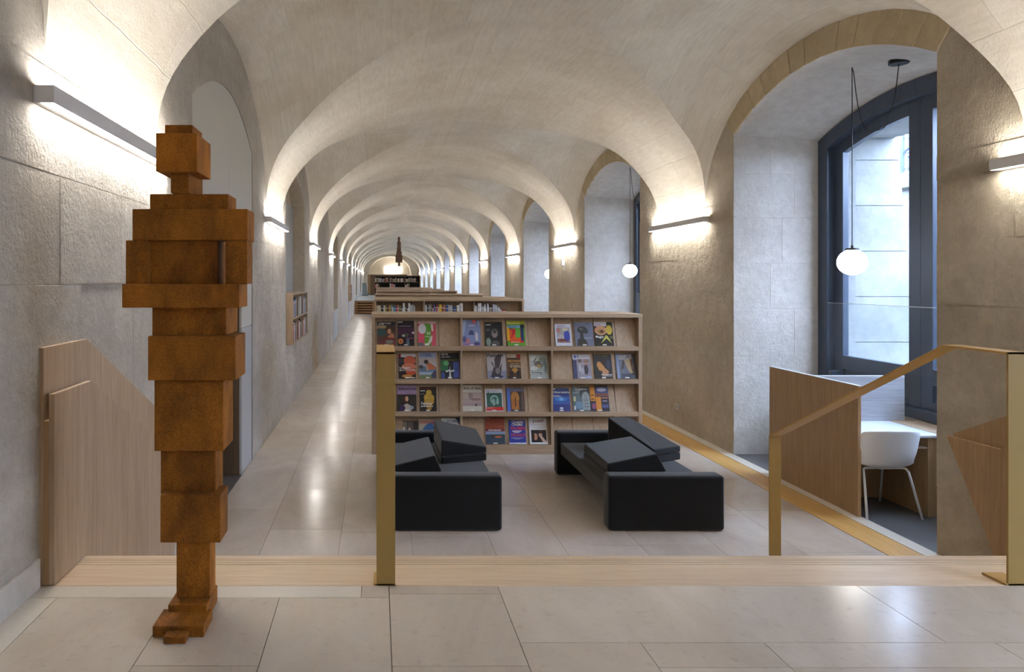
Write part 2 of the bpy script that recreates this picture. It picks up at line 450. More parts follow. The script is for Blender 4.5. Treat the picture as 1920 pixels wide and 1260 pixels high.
# tan voussoirs in the lunette over each of the first windows
for b in BAYS[1:5]:
    N = 13
    for k in range(N):
        t0, t1 = -1+2*k/N, -1+2*(k+1)/N
        def pt(t, outer):
            y = 1.535*t; z = 3.95+.42*(1-t*t)
            if not outer: return y, z
            # radial direction outward until the lunette edge
            n = Vector((2*.42*t/1.535, 1)).normalized(); dx, dz = n.x*1.6, n.y
            L = 0
            while L < .9:
                L += .01
                if z+dz*L > lun_top(y+dx*L)-.002: break
            return y+dx*L, z+dz*L
        g = .0035
        a0, a1 = pt(t0, 0), pt(t1, 0); b1, b0 = pt(t1, 1), pt(t0, 1)
        prof = [(b+a0[0]+g, a0[1]), (b+a1[0]-g, a1[1]), (b+b1[0]-g, b1[1]), (b+b0[0]+g, b0[1])]
        mb = MB().prism(prof, XR-.006-.003*((k*7) % 3), XR+.03, 'x')
        build('voussoir', mb, M['tan'], parent=wall_r, bevel=.002, segs=1)

# left wall: blind door bay first, then shallow niches
lw = M['wall_l']
LB = BAYS
l_ops = []
for i, b in enumerate(LB):
    if i == 1: l_ops.append((6.85, 1.32, -.02, 3.66, .40))
    elif i == 2: l_ops.append((12.58, 1.42, 1.08, 3.66, .42))
    elif i % 2 == 0 and i > 2: l_ops.append((b-1.0, 1.60, 1.10, 3.66, .42))
mb = MB(); face_wall(mb, XL, l_ops)
wall_l = struct('wall_left', mb, lw, fix=False)
mb = MB()
for i, op in enumerate(l_ops):
    if i == 0: continue
    reveal(mb, XL, XL-.25, op, op, back=True)
build('niche_recess', mb, M['reveal_w'], parent=wall_l, fix=False)
mb = MB()
for op in l_ops[1:]:
    mb.box(XL-.248, XL-.235, op[0]-1.40, op[0]+1.40, op[2]+.02, 3.62)
build('niche_board', mb, M['panelg'], parent=wall_l)
mb = MB()
for op in l_ops[2:]:
    mb.box(XL-.01, XL+.014, op[0]-1.30, op[0]+1.30, .12, 1.09)
build('niche_cover', mb, M['panelg'], parent=wall_l, bevel=.004)
for k in range(5):
    c = 3.865+D*k
    a, b2 = (2.35, 5.52) if k == 0 else ((8.18, 11.15) if k == 1 else (c-1.9, c+1.2))
    pier_blocks(wall_l, XL, 1, a, b2, [0, .42, .98, 1.50, 2.13, 2.64, 3.12], lw, 50+k)
# stone plinth along the upper landing
struct('baseboard_left', MB().box(XL, XL+.02, -4, 3.0, .8, .93), M['reveal'], bevel=.004)

# door bay on the left
dr = bpy.data.objects.new('door_1', None); COL.objects.link(dr); dr['kind'] = 'structure'; dr.location = (XL, 6.85, 0)
def arch_panel(y0, y1, z0, yc, hf, sp, ri, x0, x1, n=12, zt=None):
    pr = [(y0, z0), (y1, z0)]
    for k in range(n+1):
        y = y1+(y0-y1)*k/n; pr.append((y, min(zt or 99, sp+ri*(1-((y-yc)/hf)**2))))
    return MB().prism(pr, x0, x1, 'x')
for (a, b) in ((5.50, 6.898), (6.902, 8.20)):
    build('arched_panel', arch_panel(a, b, 2.12, 6.85, 1.36, 3.67, .42, XL-.03, XL-.004), M['panelw'], parent=dr, bevel=.002, segs=1)
build('side_panel', MB().box(XL-.03, XL-.004, 7.56, 8.165, 0, 1.618), M['panelg'], parent=dr, bevel=.002, segs=1)
build('side_panel', MB().box(XL-.03, XL-.004, 7.56, 8.165, 1.624, 2.116), M['panelw'], parent=dr, bevel=.002, segs=1)
build('side_panel', MB().box(XL-.03, XL-.004, 5.535, 5.60, 0, 2.116), M['panelg'], parent=dr, bevel=.002, segs=1)
build('jamb', MB().box(XL-1.2, XL-.03, 7.54, 7.58, 0, 2.11), M['brownwood'], parent=dr)
build('jamb', MB().box(XL-1.2, XL-.03, 5.58, 5.60, 0, 2.11), M['brownwood'], parent=dr)
build('lintel', MB().box(XL-1.2, XL-.03, 5.58, 7.58, 2.11, 2.14), M['brownwood'], parent=dr)
build('door_leaf', MB().box(XL-1.2, XL-1.15, 5.58, 7.58, 0, 2.12), M['brownwood'], parent=dr)
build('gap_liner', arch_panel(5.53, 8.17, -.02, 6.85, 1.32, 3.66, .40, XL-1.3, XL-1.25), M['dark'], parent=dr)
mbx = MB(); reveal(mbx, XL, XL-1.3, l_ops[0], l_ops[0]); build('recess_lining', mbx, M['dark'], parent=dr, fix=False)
build('threshold_floor', MB().box(XL-1.2, XL, 5.54, 8.16, -.02, .001), M['dkfloor'], parent=dr)

# ends
mb = MB().box(XL-1, XR+1.5, Y0-.1, Y0, -.3, 6); struct('wall_back', mb, M['wall'])
mb = MB()
ex0, ex1, esp, eri = -.93, 3.66, 2.86, 1.9
N = 24
for k in range(N):
    xa = ex0+(ex1-ex0)*k/N; xb = ex0+(ex1-ex0)*(k+1)/N
    f = lambda x: esp+eri*math.sqrt(max(0, 1-((x-(ex0+ex1)/2)/((ex1-ex0)/2))**2))
    mb.poly([(xa, Y1, f(xa)), (xb, Y1, f(xb)), (xb, Y1, 5.3), (xa, Y1, 5.3)])
    mb.poly([(xa, Y1, f(xa)), (xb, Y1, f(xb)), (xb, Y1+3, f(xb)), (xa, Y1+3, f(xa))])
for x in (ex0, ex1):
    mb.poly([(x, Y1, 0), (x, Y1+3, 0), (x, Y1+3, esp), (x, Y1, esp)])
mb.poly([(XL-.1, Y1, 0), (ex0, Y1, 0), (ex0, Y1, 5.3), (XL-.1, Y1, 5.3)]); mb.poly([(ex1, Y1, 0), (XR+.1, Y1, 0), (XR+.1, Y1, 5.3), (ex1, Y1, 5.3)])
mb.poly([(ex0-.1, Y1+3, 0), (ex1+.1, Y1+3, 0), (ex1+.1, Y1+3, 5.3), (ex0-.1, Y1+3, 5.3)])
struct('wall_end', mb, M['vault'], fix=False)

# ---------------------------------------------------------------- floors
fl = struct('floor', MB().box(XL-.5, XR, 4.0, 80, -.30, -.006), M['joint'])
struct('floor_bay', MB().box(XR, WX+.1, -1, 76, -.30, 0), M['dkfloor'])
# lower slabs: courses run along the gallery, ends staggered
xs = [XL, -.93, -.31, .28, .93, 1.50, 2.13, 2.74, 3.36, 3.99]
rnd = random.Random(3)
for i in range(len(xs)-1):
    y = 4.63; first = True
    while y < 23:
        L = rnd.uniform(.75, 1.5) if not first else rnd.uniform(.4, 1.4); first = False
        g = .0013
        build('slab', MB().box(xs[i]+g, xs[i+1]-g, y+g, y+L-g, -.02, 0), M['slab'], parent=fl)
        y += L
y = 24.6
far = MB()
for i in range(len(xs)-1):
    far.box(xs[i]+.002, xs[i+1]-.002, 22.9+((i*53) % 7)*.0+1.6, 80, -.02, -.0005)
fo = build('far_slab', far, M['slab'], parent=fl); fo['kind'] = 'stuff'
# filler between the last separate slabs and the far ones
build('slab', MB().box(XL, 3.99, 22.9, 24.6, -.02, -.001), M['slab'], parent=fl)
st = struct('trim_1', MB().box(3.995, 4.265, 4.63, 73, -.02, .002), M['strip'])
struct('trim_2', MB().box(4.27, XR+.0, 4.63, 73, -.02, .004), M['slab_pale'])

# upper landing: base, slabs, wooden nosing and steps
landing = struct('floor_landing', MB().box(XL, XR, Y0, 3.35, -.3, .774), M['joint'])
def up(x0, x1, y0, y1, mat='slab_up', dz=0.):
    g = .0014
    build('slab', MB().box(x0+g, x1-g, y0+g, y1-g, .77, .80+dz), M[mat], parent=landing)
up(XL, -.07, 2.906, 3.02, 'slab_pale'); up(-.07, .05, 2.906, 3.02)
up(-1.5, -1.364, 1.9, 2.906, 'slab_pale'); up(-1.364, -.857, 1.9, 2.906); up(-.857, -.417, 2.392, 2.906); up(-.417, .05, 2.25, 2.906)
up(-.857, -.417, 1.9, 2.392); up(-.417, .05, 1.6, 2.25); up(.05, .53, 2.39, 2.94); up(.05, .53, 2.94, 3.02); up(.05, .53, 1.6, 2.39)
up(.53, 2.12, 2.545, 3.02); up(2.12, 3.3, 2.545, 3.02); up(3.3, XR, 2.545, 3.02)
up(.53, .98, 2.1, 2.545); up(.98, 1.44, 2.38, 2.545); up(.98, 1.44, 1.7, 2.38); up(1.44, 2.3, 2.38, 2.545); up(1.44, 2.3, 1.7, 2.38); up(2.3, 3.2, 1.7, 2.545); up(3.2, XR, 1.7, 2.545)
up(.53, .98, 1.6, 2.1); up(-1.5, -.857, 1.0, 1.9); up(-.857, -.417, 1.0, 1.9)
x = -.417
while x < XR: x2 = min(XR, x+.9); up(x, x2, .6, 1.6); x = x2
for yy in (-4, -3.2, -2.4, -1.6, -.8, 0):
    x = XL
    while x < XR: x2 = min(XR, x+1.2); up(x, x2, yy, min(yy+.8, .6)); x = x2
up(XL, -.417, .6, 1.0)
for a, b in ((3.022, 3.243), (3.248, 3.268), (3.273, 3.293), (3.298, 3.35)):
    build('nosing_board', MB().box(-1.445, 4.33, a, b, .772, .80), M['tread'], parent=landing, bevel=.001, segs=1)
build('riser', MB().box(XL, XR, 3.30, 3.345, .64, .772), M['tread'], parent=landing)
build('groove_bed', MB().box(-1.44, 4.32, 3.03, 3.34, .7725, .786), M['groove'], parent=landing)
for k in range(4):
    z = .64-.16*k; ya = 3.35+.32*k
    build('step', MB().box(XL+.06, XR-.08, ya-.02, ya+.32, -.2, z), M['tread'], parent=landing, bevel=.004)

# ---------------------------------------------------------------- stair wall panels with a grip slot
def stair_panel(side):
    s = side
    X = lambda d: (XL+d) if s < 0 else (XR-d)
    t = thing('stair_wall_panel', 'pale oak stair panel with grip groove against the left wall' if s < 0 else 'pale oak stair panel with grip groove against the right pier', 'panelling', (X(.03), 3.02, .8))
    ybot = [(3.02, .80), (3.35, .80), (3.35, .64), (3.67, .64), (3.67, .48), (3.99, .48), (3.99, .32), (4.31, .32), (4.31, .16), (4.55, .16), (4.63, 0.005)]
    ybot = [(3.02, .802), (3.352, .802), (3.352, .60), (4.60, .005)]
    back = [(3.02, 1.853), (3.47, 1.853), (5.2, .985), (4.72, .05)]
    front = [(3.02, 1.647), (3.41, 1.65), (4.75, .975), (5.2, .972), (4.68, .05)]
    x = sorted((X(0.0), X(.022)))
    build('back_board', MB().prism(ybot+[(4.72, .005)]+list(reversed(back[:3]+[(4.74, .05)])), x[0], x[1], 'x'), M['oak'], parent=t, bevel=.0015, segs=1)
    x = sorted((X(.045), X(.070)))
    build('front_board', MB().prism(ybot+[(4.68, .005)]+list(reversed(front[:4])), x[0], x[1], 'x'), M['oak'], parent=t, bevel=.0015, segs=1)
    if s > 0:
        for ch_ in t.children: ch_.data.materials[0] = M['oakw']
    low = [(a, z-.12) for a, z in front[:3]]+[(5.1, .85)]
    x = sorted((X(.022), X(.045)))
    build('groove_filler', MB().prism(ybot+[(4.66, .005)]+list(reversed(low)), x[0], x[1], 'x'), M['oakw'], parent=t)
stair_panel(-1); stair_panel(1)

# ---------------------------------------------------------------- brass handrails
def rail(x0, label):
    t = thing('handrail', label, 'handrail', (x0, 3.02, .8), 'brass stair handrails')
    x1 = x0+.083; th = .010
    build('post', MB().box(x0, x1, 3.02, 3.02+th, .8, 1.833), M['brass'], parent=t, bevel=.001, segs=1)
    build('base_plate', MB().box(x0-.012, x1, 3.02, 3.14, .8005, .809), M['brass_edge'], parent=t, bevel=.001, segs=1)
    pr = [(3.02, 1.833), (3.372, 1.833), (4.87, 1.047), (4.87, 1.047-th*1.12), (3.369, 1.833-th*1.1), (3.02, 1.833-th)]
    build('rail_bar', MB().prism(pr, x0, x1, 'x'), M['brass_edge'], parent=t, bevel=.001, segs=1)
    build('lower_post', MB().box(x0, x1, 4.86, 4.87, 0, 1.045), M['brass'], parent=t, bevel=.001, segs=1)
rail(-.005, 'brass flat-bar stair handrail in the middle, seen end-on before the left sofa')
rail(2.79, 'brass flat-bar stair handrail on the right, descending past the desk')

# ---------------------------------------------------------------- wall lamps
def lamp_proto():
    t = thing('wall_lamp', 'x', 'lamp', (XL, 2.97, 2.925), 'linear wall lamps on the piers')
    w, L, h = .092, 1.84, .076; x, y, z = XL, 2.97, 2.925
    mb = MB().box(x+w-.006, x+w, y, y+L, z, z+h).box(x, x+w-.006, y, y+.006, z, z+h).box(x, x+w-.006, y+L-.006, y+L, z, z+h).box(x, x+.030, y+.006, y+L-.006, z, z+h)
    build('housing', mb, M['alu'], parent=t)
    build('diffuser', MB().box(x+.034, x+w-.008, y+.008, y+L-.008, z+.003, z+.009), M['lamp_dn'], parent=t)
    build('diffuser', MB().box(x+.034, x+w-.008, y+.008, y+L-.008, z+h-.013, z+h-.007), M['lamp_up'], parent=t)
    return t
lp = lamp_proto()
lp['label'] = 'linear wall lamp on the left wall beside the rusty figure, nearest the camera'
for k in range(1, 12):
    copy_tree(lp, (XL, 2.97+D*k, 2.925), 'linear wall lamp on the left wall, %s lamp from the foreground' % ORD[k])
lb = copy_tree(lp, (XL, 2.97-D, 2.925), 'linear wall lamp on the left wall behind the camera')
for k in range(-1, 12):
    c = copy_tree(lp, (XR, 2.97+D*k+1.84, 2.925), 'linear wall lamp on the right wall behind the camera' if k < 0 else
                  'linear wall lamp on the right wall, %s lamp from the foreground' % ORD[k])
    c.rotation_euler = (0, 0, math.pi)
t = thing('tube_lamp', 'bright horizontal tube lamp on the far end wall', 'lamp', (1.75, 76.3, 3.3))
build('housing', MB().box(.88, 2.62, 76.36, 76.47, 3.34, 3.42), M['alu'], parent=t)
build('diffuser', MB().box(.9, 2.6, 76.38, 76.46, 3.28, 3.335), M['endlamp'], parent=t)
build('diffuser', MB().box(.9, 2.6, 76.38, 76.46, 3.425, 3.45), M['endlamp'], parent=t)

# ---------------------------------------------------------------- windows
def window_proto(yc, nm):
    t = bpy.data.objects.new(nm, None); COL.objects.link(t); t.location = (WX, yc, .75); t['kind'] = 'structure'
    hf, sp, ri = 1.535, 3.87, .32
    def ring(y0, y1, z0, inset, x0, x1, lo, ys0=None, ys1=None, n=14):
        """frame: rect with arched top between y0,y1; inset = member width; lo = bottom member height"""
        mb = MB()
        top = lambda y: sp+ri*(1-(y/hf)**2)-(hf-max(abs(y0), abs(y1)))
        for p, q in ((y0, y0+inset), (y1-inset, y1)): mb.prism([(yc+p, z0), (yc+q, z0), (yc+q, top(q)), (yc+p, top(p))], x0, x1, 'x')
        ya_, yb_ = y0+inset, y1-inset
        if lo: mb.box(x0, x1, yc+y0+inset, yc+y1-inset, z0, z0+lo)
        for k in range(n):
            a = ya_+(yb_-ya_)*k/n; b = ya_+(yb_-ya_)*(k+1)/n
            mb.prism([(yc+a, top(a)-inset), (yc+b, top(b)-inset), (yc+b, top(b)), (yc+a, top(a))], x0, x1, 'x')
        return mb
    build('window_frame', ring(-1.53, 1.53, .75, .17, WX-.06, WX+.14, .10), M['frame'], parent=t, bevel=.003, segs=1)
    for s, (a, b) in ((0, (-1.36, .048)), (1, (.052, 1.36))):
        top = lambda y: sp+ri*(1-(y/hf)**2)-.17
        iw = .15; mb = MB(); x0, x1 = WX+.03, WX+.10
        for p, q in ((a, a+iw), (b-iw, b)): mb.prism([(yc+p, .85), (yc+q, .85), (yc+q, top(q)), (yc+p, top(p))], x0, x1, 'x')
        mb.box(x0, x1, yc+a+iw, yc+b-iw, 1.10, 1.26); mb.box(x0, x1, yc+a+iw, yc+b-iw, .85, .93)
        for k in range(10):
            p = a+iw+(b-a-2*iw)*k/10; q = a+iw+(b-a-2*iw)*(k+1)/10
            mb.prism([(yc+p, top(p)-iw), (yc+q, top(q)-iw), (yc+q, top(q)), (yc+p, top(p))], x0, x1, 'x')
        sash = build('sash', mb, M['frame'], parent=t, bevel=.002, segs=1)
        build('lower_panel', MB().box(x0+.03, x0+.05, yc+a+iw, yc+b-iw, .93, 1.10), M['frame'], parent=sash)
        pr = [(yc+a+iw, 1.26), (yc+b-iw, 1.26)]+[(yc+b-iw+(a-b+2*iw)*k/8, top(b-iw+(a-b+2*iw)*k/8)-iw) for k in range(9)]
        mbp = MB(); mbp.poly([(x0+.03, p[0], p[1]) for p in pr])
        build('pane', mbp, M['glass'], parent=sash, fix=False)
    gp = MB().poly([(WX-.12, yc-1.25, .95), (WX-.12, yc+1.25, .95), (WX-.12, yc+1.25, 1.885), (WX-.12, yc-1.25, 1.885)])
    gg = build('glass_guard', gp, M['glass'], parent=t, fix=False)
    build('guard_edge', MB().box(WX-.124, WX-.116, yc-1.25, yc+1.25, 1.883, 1.888), M['panelg'], parent=gg)
    build('guard_clip', MB().box(WX-.13, WX-.02, yc-1.22, yc-1.16, 1.0, 1.08).box(WX-.13, WX-.02, yc+1.16, yc+1.22, 1.0, 1.08), M['frame'], parent=gg)
    return t
w1 = window_proto(BAYS[1], 'window_1')
n = 2
for i, b in enumerate(BAYS):
    if i == 1: continue
    c = copy_tree(w1, (WX, b, .75)); c.name = 'window_%d' % n; n += 1

# ---------------------------------------------------------------- outside: light well
ow = struct('wall_outside', MB().box(9.0, 9.6, -6, 80, -1.0, 3.72), M['outside'])
struct('ground_outside', MB().box(WX+.5, 9.0, -6, 80, -1.1, -1.0), M['outside'])
struct('trim_coping', MB().box(8.9, 9.65, -6, 80, 3.72, 3.98), M['copper_green'], bevel=.02)
mb = MB().box(WX+.16, WX+.45, -6, 80, 4.25, 5.2)
for b in BAYS: mb.box(WX+.16, WX+.42, b-D/2-.99-.5, b-D/2+.99+.5, -1.0, 4.25)
struct('wall_outer_face', mb, M['outside'])
for i, b in enumerate(BAYS[:5]):
    ya = b+1.95; yb = b+D-1.95
    wl = MB()
    zc = [-1.0, -.42, .17, .76, 1.35, 1.94, 2.53, 3.12, 3.71, 3.98]
    bt = build('buttress', MB().prism([(WX+.17, -1), (7.18, -1), (6.74, 4.0), (WX+.17, 4.0)], ya+.01, yb, 'y'), M['outside'], parent=ow)
    for a, c in zip(zc[:-1], zc[1:]):
        e = lambda z: 7.18-.44*(z+1)/5
        build('stone', MB().prism([(WX+.18, a+.004), (e(a), a+.004), (e(c), c-.004), (WX+.18, c-.004)], ya-.006, ya+.02, 'y'), M['outside'], parent=bt, bevel=.003, segs=1)
    build('soffit_stone', MB().box(WX+.17, 6.70, b-1.0, yb, 4.0, 4.3), M['outside'], parent=ow)
# iron railing on the coping
rt = thing('iron_railing', 'dark wrought iron railing with scrolls seen through the window above the outside wall', 'railing', (9.2, 12, 3.98))
mb = MB()
for y in [k*.16 for k in range(int(7.5/.16), int(24/.16))]: mb.cyl((9.2, y, 3.98), (9.2, y, 5.15), .016, n=6)
build('bar', mb, M['frame'], parent=rt)['kind'] = 'stuff'
for z in (4.08, 4.62, 5.12): build('cross_bar', MB().box(9.185, 9.215, 7.5, 24, z, z+.03), M['frame'], parent=rt)
for y in [7.6+.62*k for k in range(24)]:
    mb = MB()
    for s in (-1, 1):
        for zc2, rr in ((4.85, .13), (4.35, .11)):
            mb.tube([(9.19, y+s*(.15-rr*(1-a/18)*math.cos(a*.55)), zc2+rr*(1-a/18)*math.sin(a*.55)) for a in range(15)], .02, n=6)
    mb.cyl((9.19, y, 4.0), (9.19, y, 5.3), .034, n=6)
    build('scroll', mb, M['frame'], parent=rt)
gt = thing('mesh_guard', 'fine grey metal mesh guard outside the right sash of the window', 'railing', (7.6, 9.0, -1.0))
mb = MB()
for k in range(22): mb.cyl((7.6, 8.4+k*.06, -1.0), (7.6, 8.4+k*.06, 1.75), .005, n=5)
for k in range(14): mb.cyl((7.6, 8.4, .6+k*.085), (7.6, 9.66, .6+k*.085), .004, n=5)
build('mesh_wire', mb, M['alu'], parent=gt)['kind'] = 'stuff'
build('frame_bar', MB().box(7.58, 7.62, 8.38, 9.68, 1.75, 1.78), M['alu'], parent=gt)

# ---------------------------------------------------------------- pendants
def pendant():
    yc = BAYS[1]; X = 4.80; z = 2.335
    t = thing('pendant_globe_lamp', 'opal globe pendant lamp hanging before the nearest window on a looped black cord', 'lamp', (X, yc, z), 'globe pendants in the window bays')
    bm = bmesh.new(); bmesh.ops.create_uvsphere(bm, u_segments=40, v_segments=24, radius=.131)
    for v in bm.verts: v.co.z *= .985
    me = bpy.data.meshes.new('globe'); bm.to_mesh(me); bm.free(); me.materials.append(M['globe'])
    for p in me.polygons: p.use_smooth = True
    g = bpy.data.objects.new('globe', me); COL.objects.link(g); g.parent = t
    build('cap', MB().cyl((X, yc, z+.122), (X, yc, z+.142), .062, .058, 24).cyl((X, yc, z+.142), (X, yc, z+.17), .012, n=10), M['black'], parent=t, bevel=.002)
    zs = 4.285
    pts = [(X, yc, z+.165), (X, yc, zs-.01), (X+.004, yc-.004, zs-.005), (X+.012, yc-.008, zs-.05)]
    p0 = Vector((X+.012, yc-.008, zs-.06)); p1 = Vector((4.99, yc-.37, 4.225))
    for k in range(1, 22):
        u = k/22; p = p0.lerp(p1, u); sag = .60*(1-abs(2*u-1)**3.6)
        pts.append((p.x, p.y, p.z-sag))
    pts.append(tuple(p1))
    build('cord', MB().tube(pts, .0042, 6), M['black'], parent=t)
    build('ceiling_hook', MB().cyl((X, yc, zs-.02), (X, yc, zs+.06), .006, n=8), M['black'], parent=t)
    build('canopy', MB().cyl((4.99, yc-.37, 4.222), (4.99, yc-.37, 4.285), .085, .085, 8), M['black'], parent=t, bevel=.003)
    return t
p1 = pendant()
copy_tree(p1, (4.80, BAYS[2], 2.335), 'opal globe pendant lamp in the middle window bay, partly behind the pier')
copy_tree(p1, (4.80, BAYS[3], 2.335), 'opal globe pendant lamp in the third bay, a sliver past the pier')

# ---------------------------------------------------------------- rusted block figure
def px(xp, yp, Y): return ((xp-708)*Y/1280, 2.15-(yp-526)*Y/1280)
fig = thing('block_figure_sculpture', 'rusted steel standing figure built of stacked blocks on the landing', 'sculpture', (-.74, 2.75, .8))
blocks = [ # x0,x1,y0,y1,xback
 (309, 361, 234, 256, 379), (292, 369.5, 254, 321.5, 395), (320, 354, 321, 362, 380), (281, 428, 369, 393.5, 443),
 (248, 464.5, 393, 450.5, 476.7), (228.7, 448.8, 532.6, 577, 463.8), (285.3, 424.3, 577, 629, 445.3),
 (277.3, 441.7, 630.5, 713.3, 460), (289.3, 419, 715, 846, 437), (301.2, 404.5, 846.7, 927, 418), (300.5, 413.3, 928.5, 1017.6, 427)]
zs_list = []
for (x0, x1, y0, y1, xb), YC in zip(blocks, (2.82, 2.79, 2.83, 2.83, 2.79, 2.75, 2.85, 2.78, 2.82, 2.845, 2.79)):
    rt_ = (708-x1)/(708-xb); Yf = 2*YC/(1+rt_); dep = Yf*(rt_-1)
    X0, z1 = px(x0, y0, Yf); X1, z0 = px(x1, y1, Yf)
    zs_list.append([X0, X1, Yf, Yf+dep, z0, z1])
# arms level (three blocks)
Yf = 2.722
aX0, az1 = px(235.7, 450.5, Yf); aX1, az0 = px(277.6, 532.3, Yf)
arm_l = [aX0, aX1, Yf, Yf+.14, az0, az1]
rX0, _ = px(422.6, 450, Yf); rX1, _ = px(463.8, 450, Yf); arm_r = [rX0, rX1, Yf, Yf*(244.2/234.8), az0, az1]
cX0, _ = px(274, 450, Yf+.033); cX1, _ = px(408.6, 450, Yf+.033); chest = [cX0, cX1, Yf+.033, Yf+.19, az0, az1]
# close vertical gaps: each block reaches the one above
seq = zs_list[:5]+[chest]+zs_list[5:]
for a, b in zip(seq[:-1], seq[1:]):
    if b[5] < a[4]: b[5] = a[4]
shin = [-.8187*2.757/2.77, -.681*2.757/2.77, 2.765, 2.855, .8675, seq[-1][4]+.002]
heel = [-.829, -.675, 2.70, 2.878, .80, .8675]
foot = [-.852, -.658, 2.583, 2.72, .80, .842]
toe = [-.796, -.714, 2.534, 2.60, .80, .827]
neck = seq[2]; neck[4] = min(neck[4], seq[3][5])
for q in seq+[arm_l, arm_r, shin, heel, foot, toe]:
    build('steel_block', MB().box(*q), M['rust'], parent=fig, bevel=.002, segs=1)
# hanging figure, head down
hf = thing('hanging_block_figure', 'dark brown block figure hanging head down from the far vault', 'sculpture', (1.4, 44.8, 4.97))
k = 44.8/1280/6.3
for (w, ya, yb, dx) in ((26, 150, 213, 0), (43, 213, 280, 1), (48, 280, 325, 0), (62, 325, 370, 1), (80, 370, 455, 0), (24, 455, 470, 1), (27, 470, 500, 1)):
    z1 = 2.15+(526-(420+ya/6.3))*44.8/1280; z0 = 2.15+(526-(420+yb/6.3))*44.8/1280
    build('steel_block', MB().box(1.4+dx*k-w*k/2, 1.4+dx*k+w*k/2, 44.8-w*k*.35, 44.8+w*k*.35, z0, z1), M['dkbrown'], parent=hf)

# ---------------------------------------------------------------- magazine display
SX0, SX1, SY, SH = -.072, 3.272, 8.44, 1.735
def zc(yc): return 2.15-(560+yc/3.5556-526)*SY/1280
ROWS = [(1.328, 1.690), (.921, 1.282), (.516, .873), (.108, .470)]
def xc(x): return (680+x/3.5556-708)*SY/1280
DV = [(xc(652), xc(667)), (xc(1257), xc(1270))]
def carcass(name, label, Y, group=None):
    t = thing(name, label, 'bookcase', (SX0, Y, 0), group)
    build('top_board', MB().box(SX0-.005, SX1+.005, Y-.005, Y+.72, 1.69, SH), M['oak_x'], parent=t, bevel=.002, segs=1)
    for a, b in ((SX0, SX0+.042), (SX1-.045, SX1)): build('side_board', MB().box(a, b, Y, Y+.715, 0, 1.69), M['oak'], parent=t, bevel=.001, segs=1)
    for a, b in DV: build('divider', MB().box(a, b, Y+.004, Y+.715, .108, 1.69), M['oak'], parent=t)
    for a, b in ((1.282, 1.328), (.873, .921), (.470, .516)): build('shelf_board', MB().box(SX0+.042, SX1-.045, Y+.002, Y+.71, a, b), M['oak_x'], parent=t, bevel=.001, segs=1)
    build('plinth', MB().box(SX0+.042, SX1-.045, Y+.006, Y+.71, 0, .108), M['oak_x'], parent=t)
    build('centre_board', MB().box(SX0+.042, SX1-.045, Y+.345, Y+.365, .108, 1.69), M['oak'], parent=t)
    return t
mg = carcass('magazine_display', 'pale oak magazine display unit with four rows of sloping panels behind the sofas', SY)
TILT = R(17)
comps = [(SX0+.042, DV[0][0]), (DV[0][1], DV[1][0]), (DV[1][1], SX1-.045)]
for (z0, z1) in ROWS:
    for ci, (a, b) in enumerate(comps):
        for j in range(4):
            xa = a+(b-a)*j/4; xb = a+(b-a)*(j+1)/4
            L = (z1-z0-.012)/math.cos(TILT); dz = 0
            tl = TILT+R(random.choice((0, 0, 0, .8, -.6)))
            m = Matrix.Translation((0, SY+.030, z0+.005)) @ Matrix.Rotation(-tl, 4, 'X')
            build('display_panel', MB().box(xa+(.0045 if (j+ci) % 2 else .002), xb-.002, 0, .012, 0, L, m=m), M['oak'], parent=mg)
        build('lip', MB().box(a, b, SY+.004, SY+.012, z0, z0+.010), M['oak_x'], parent=mg)

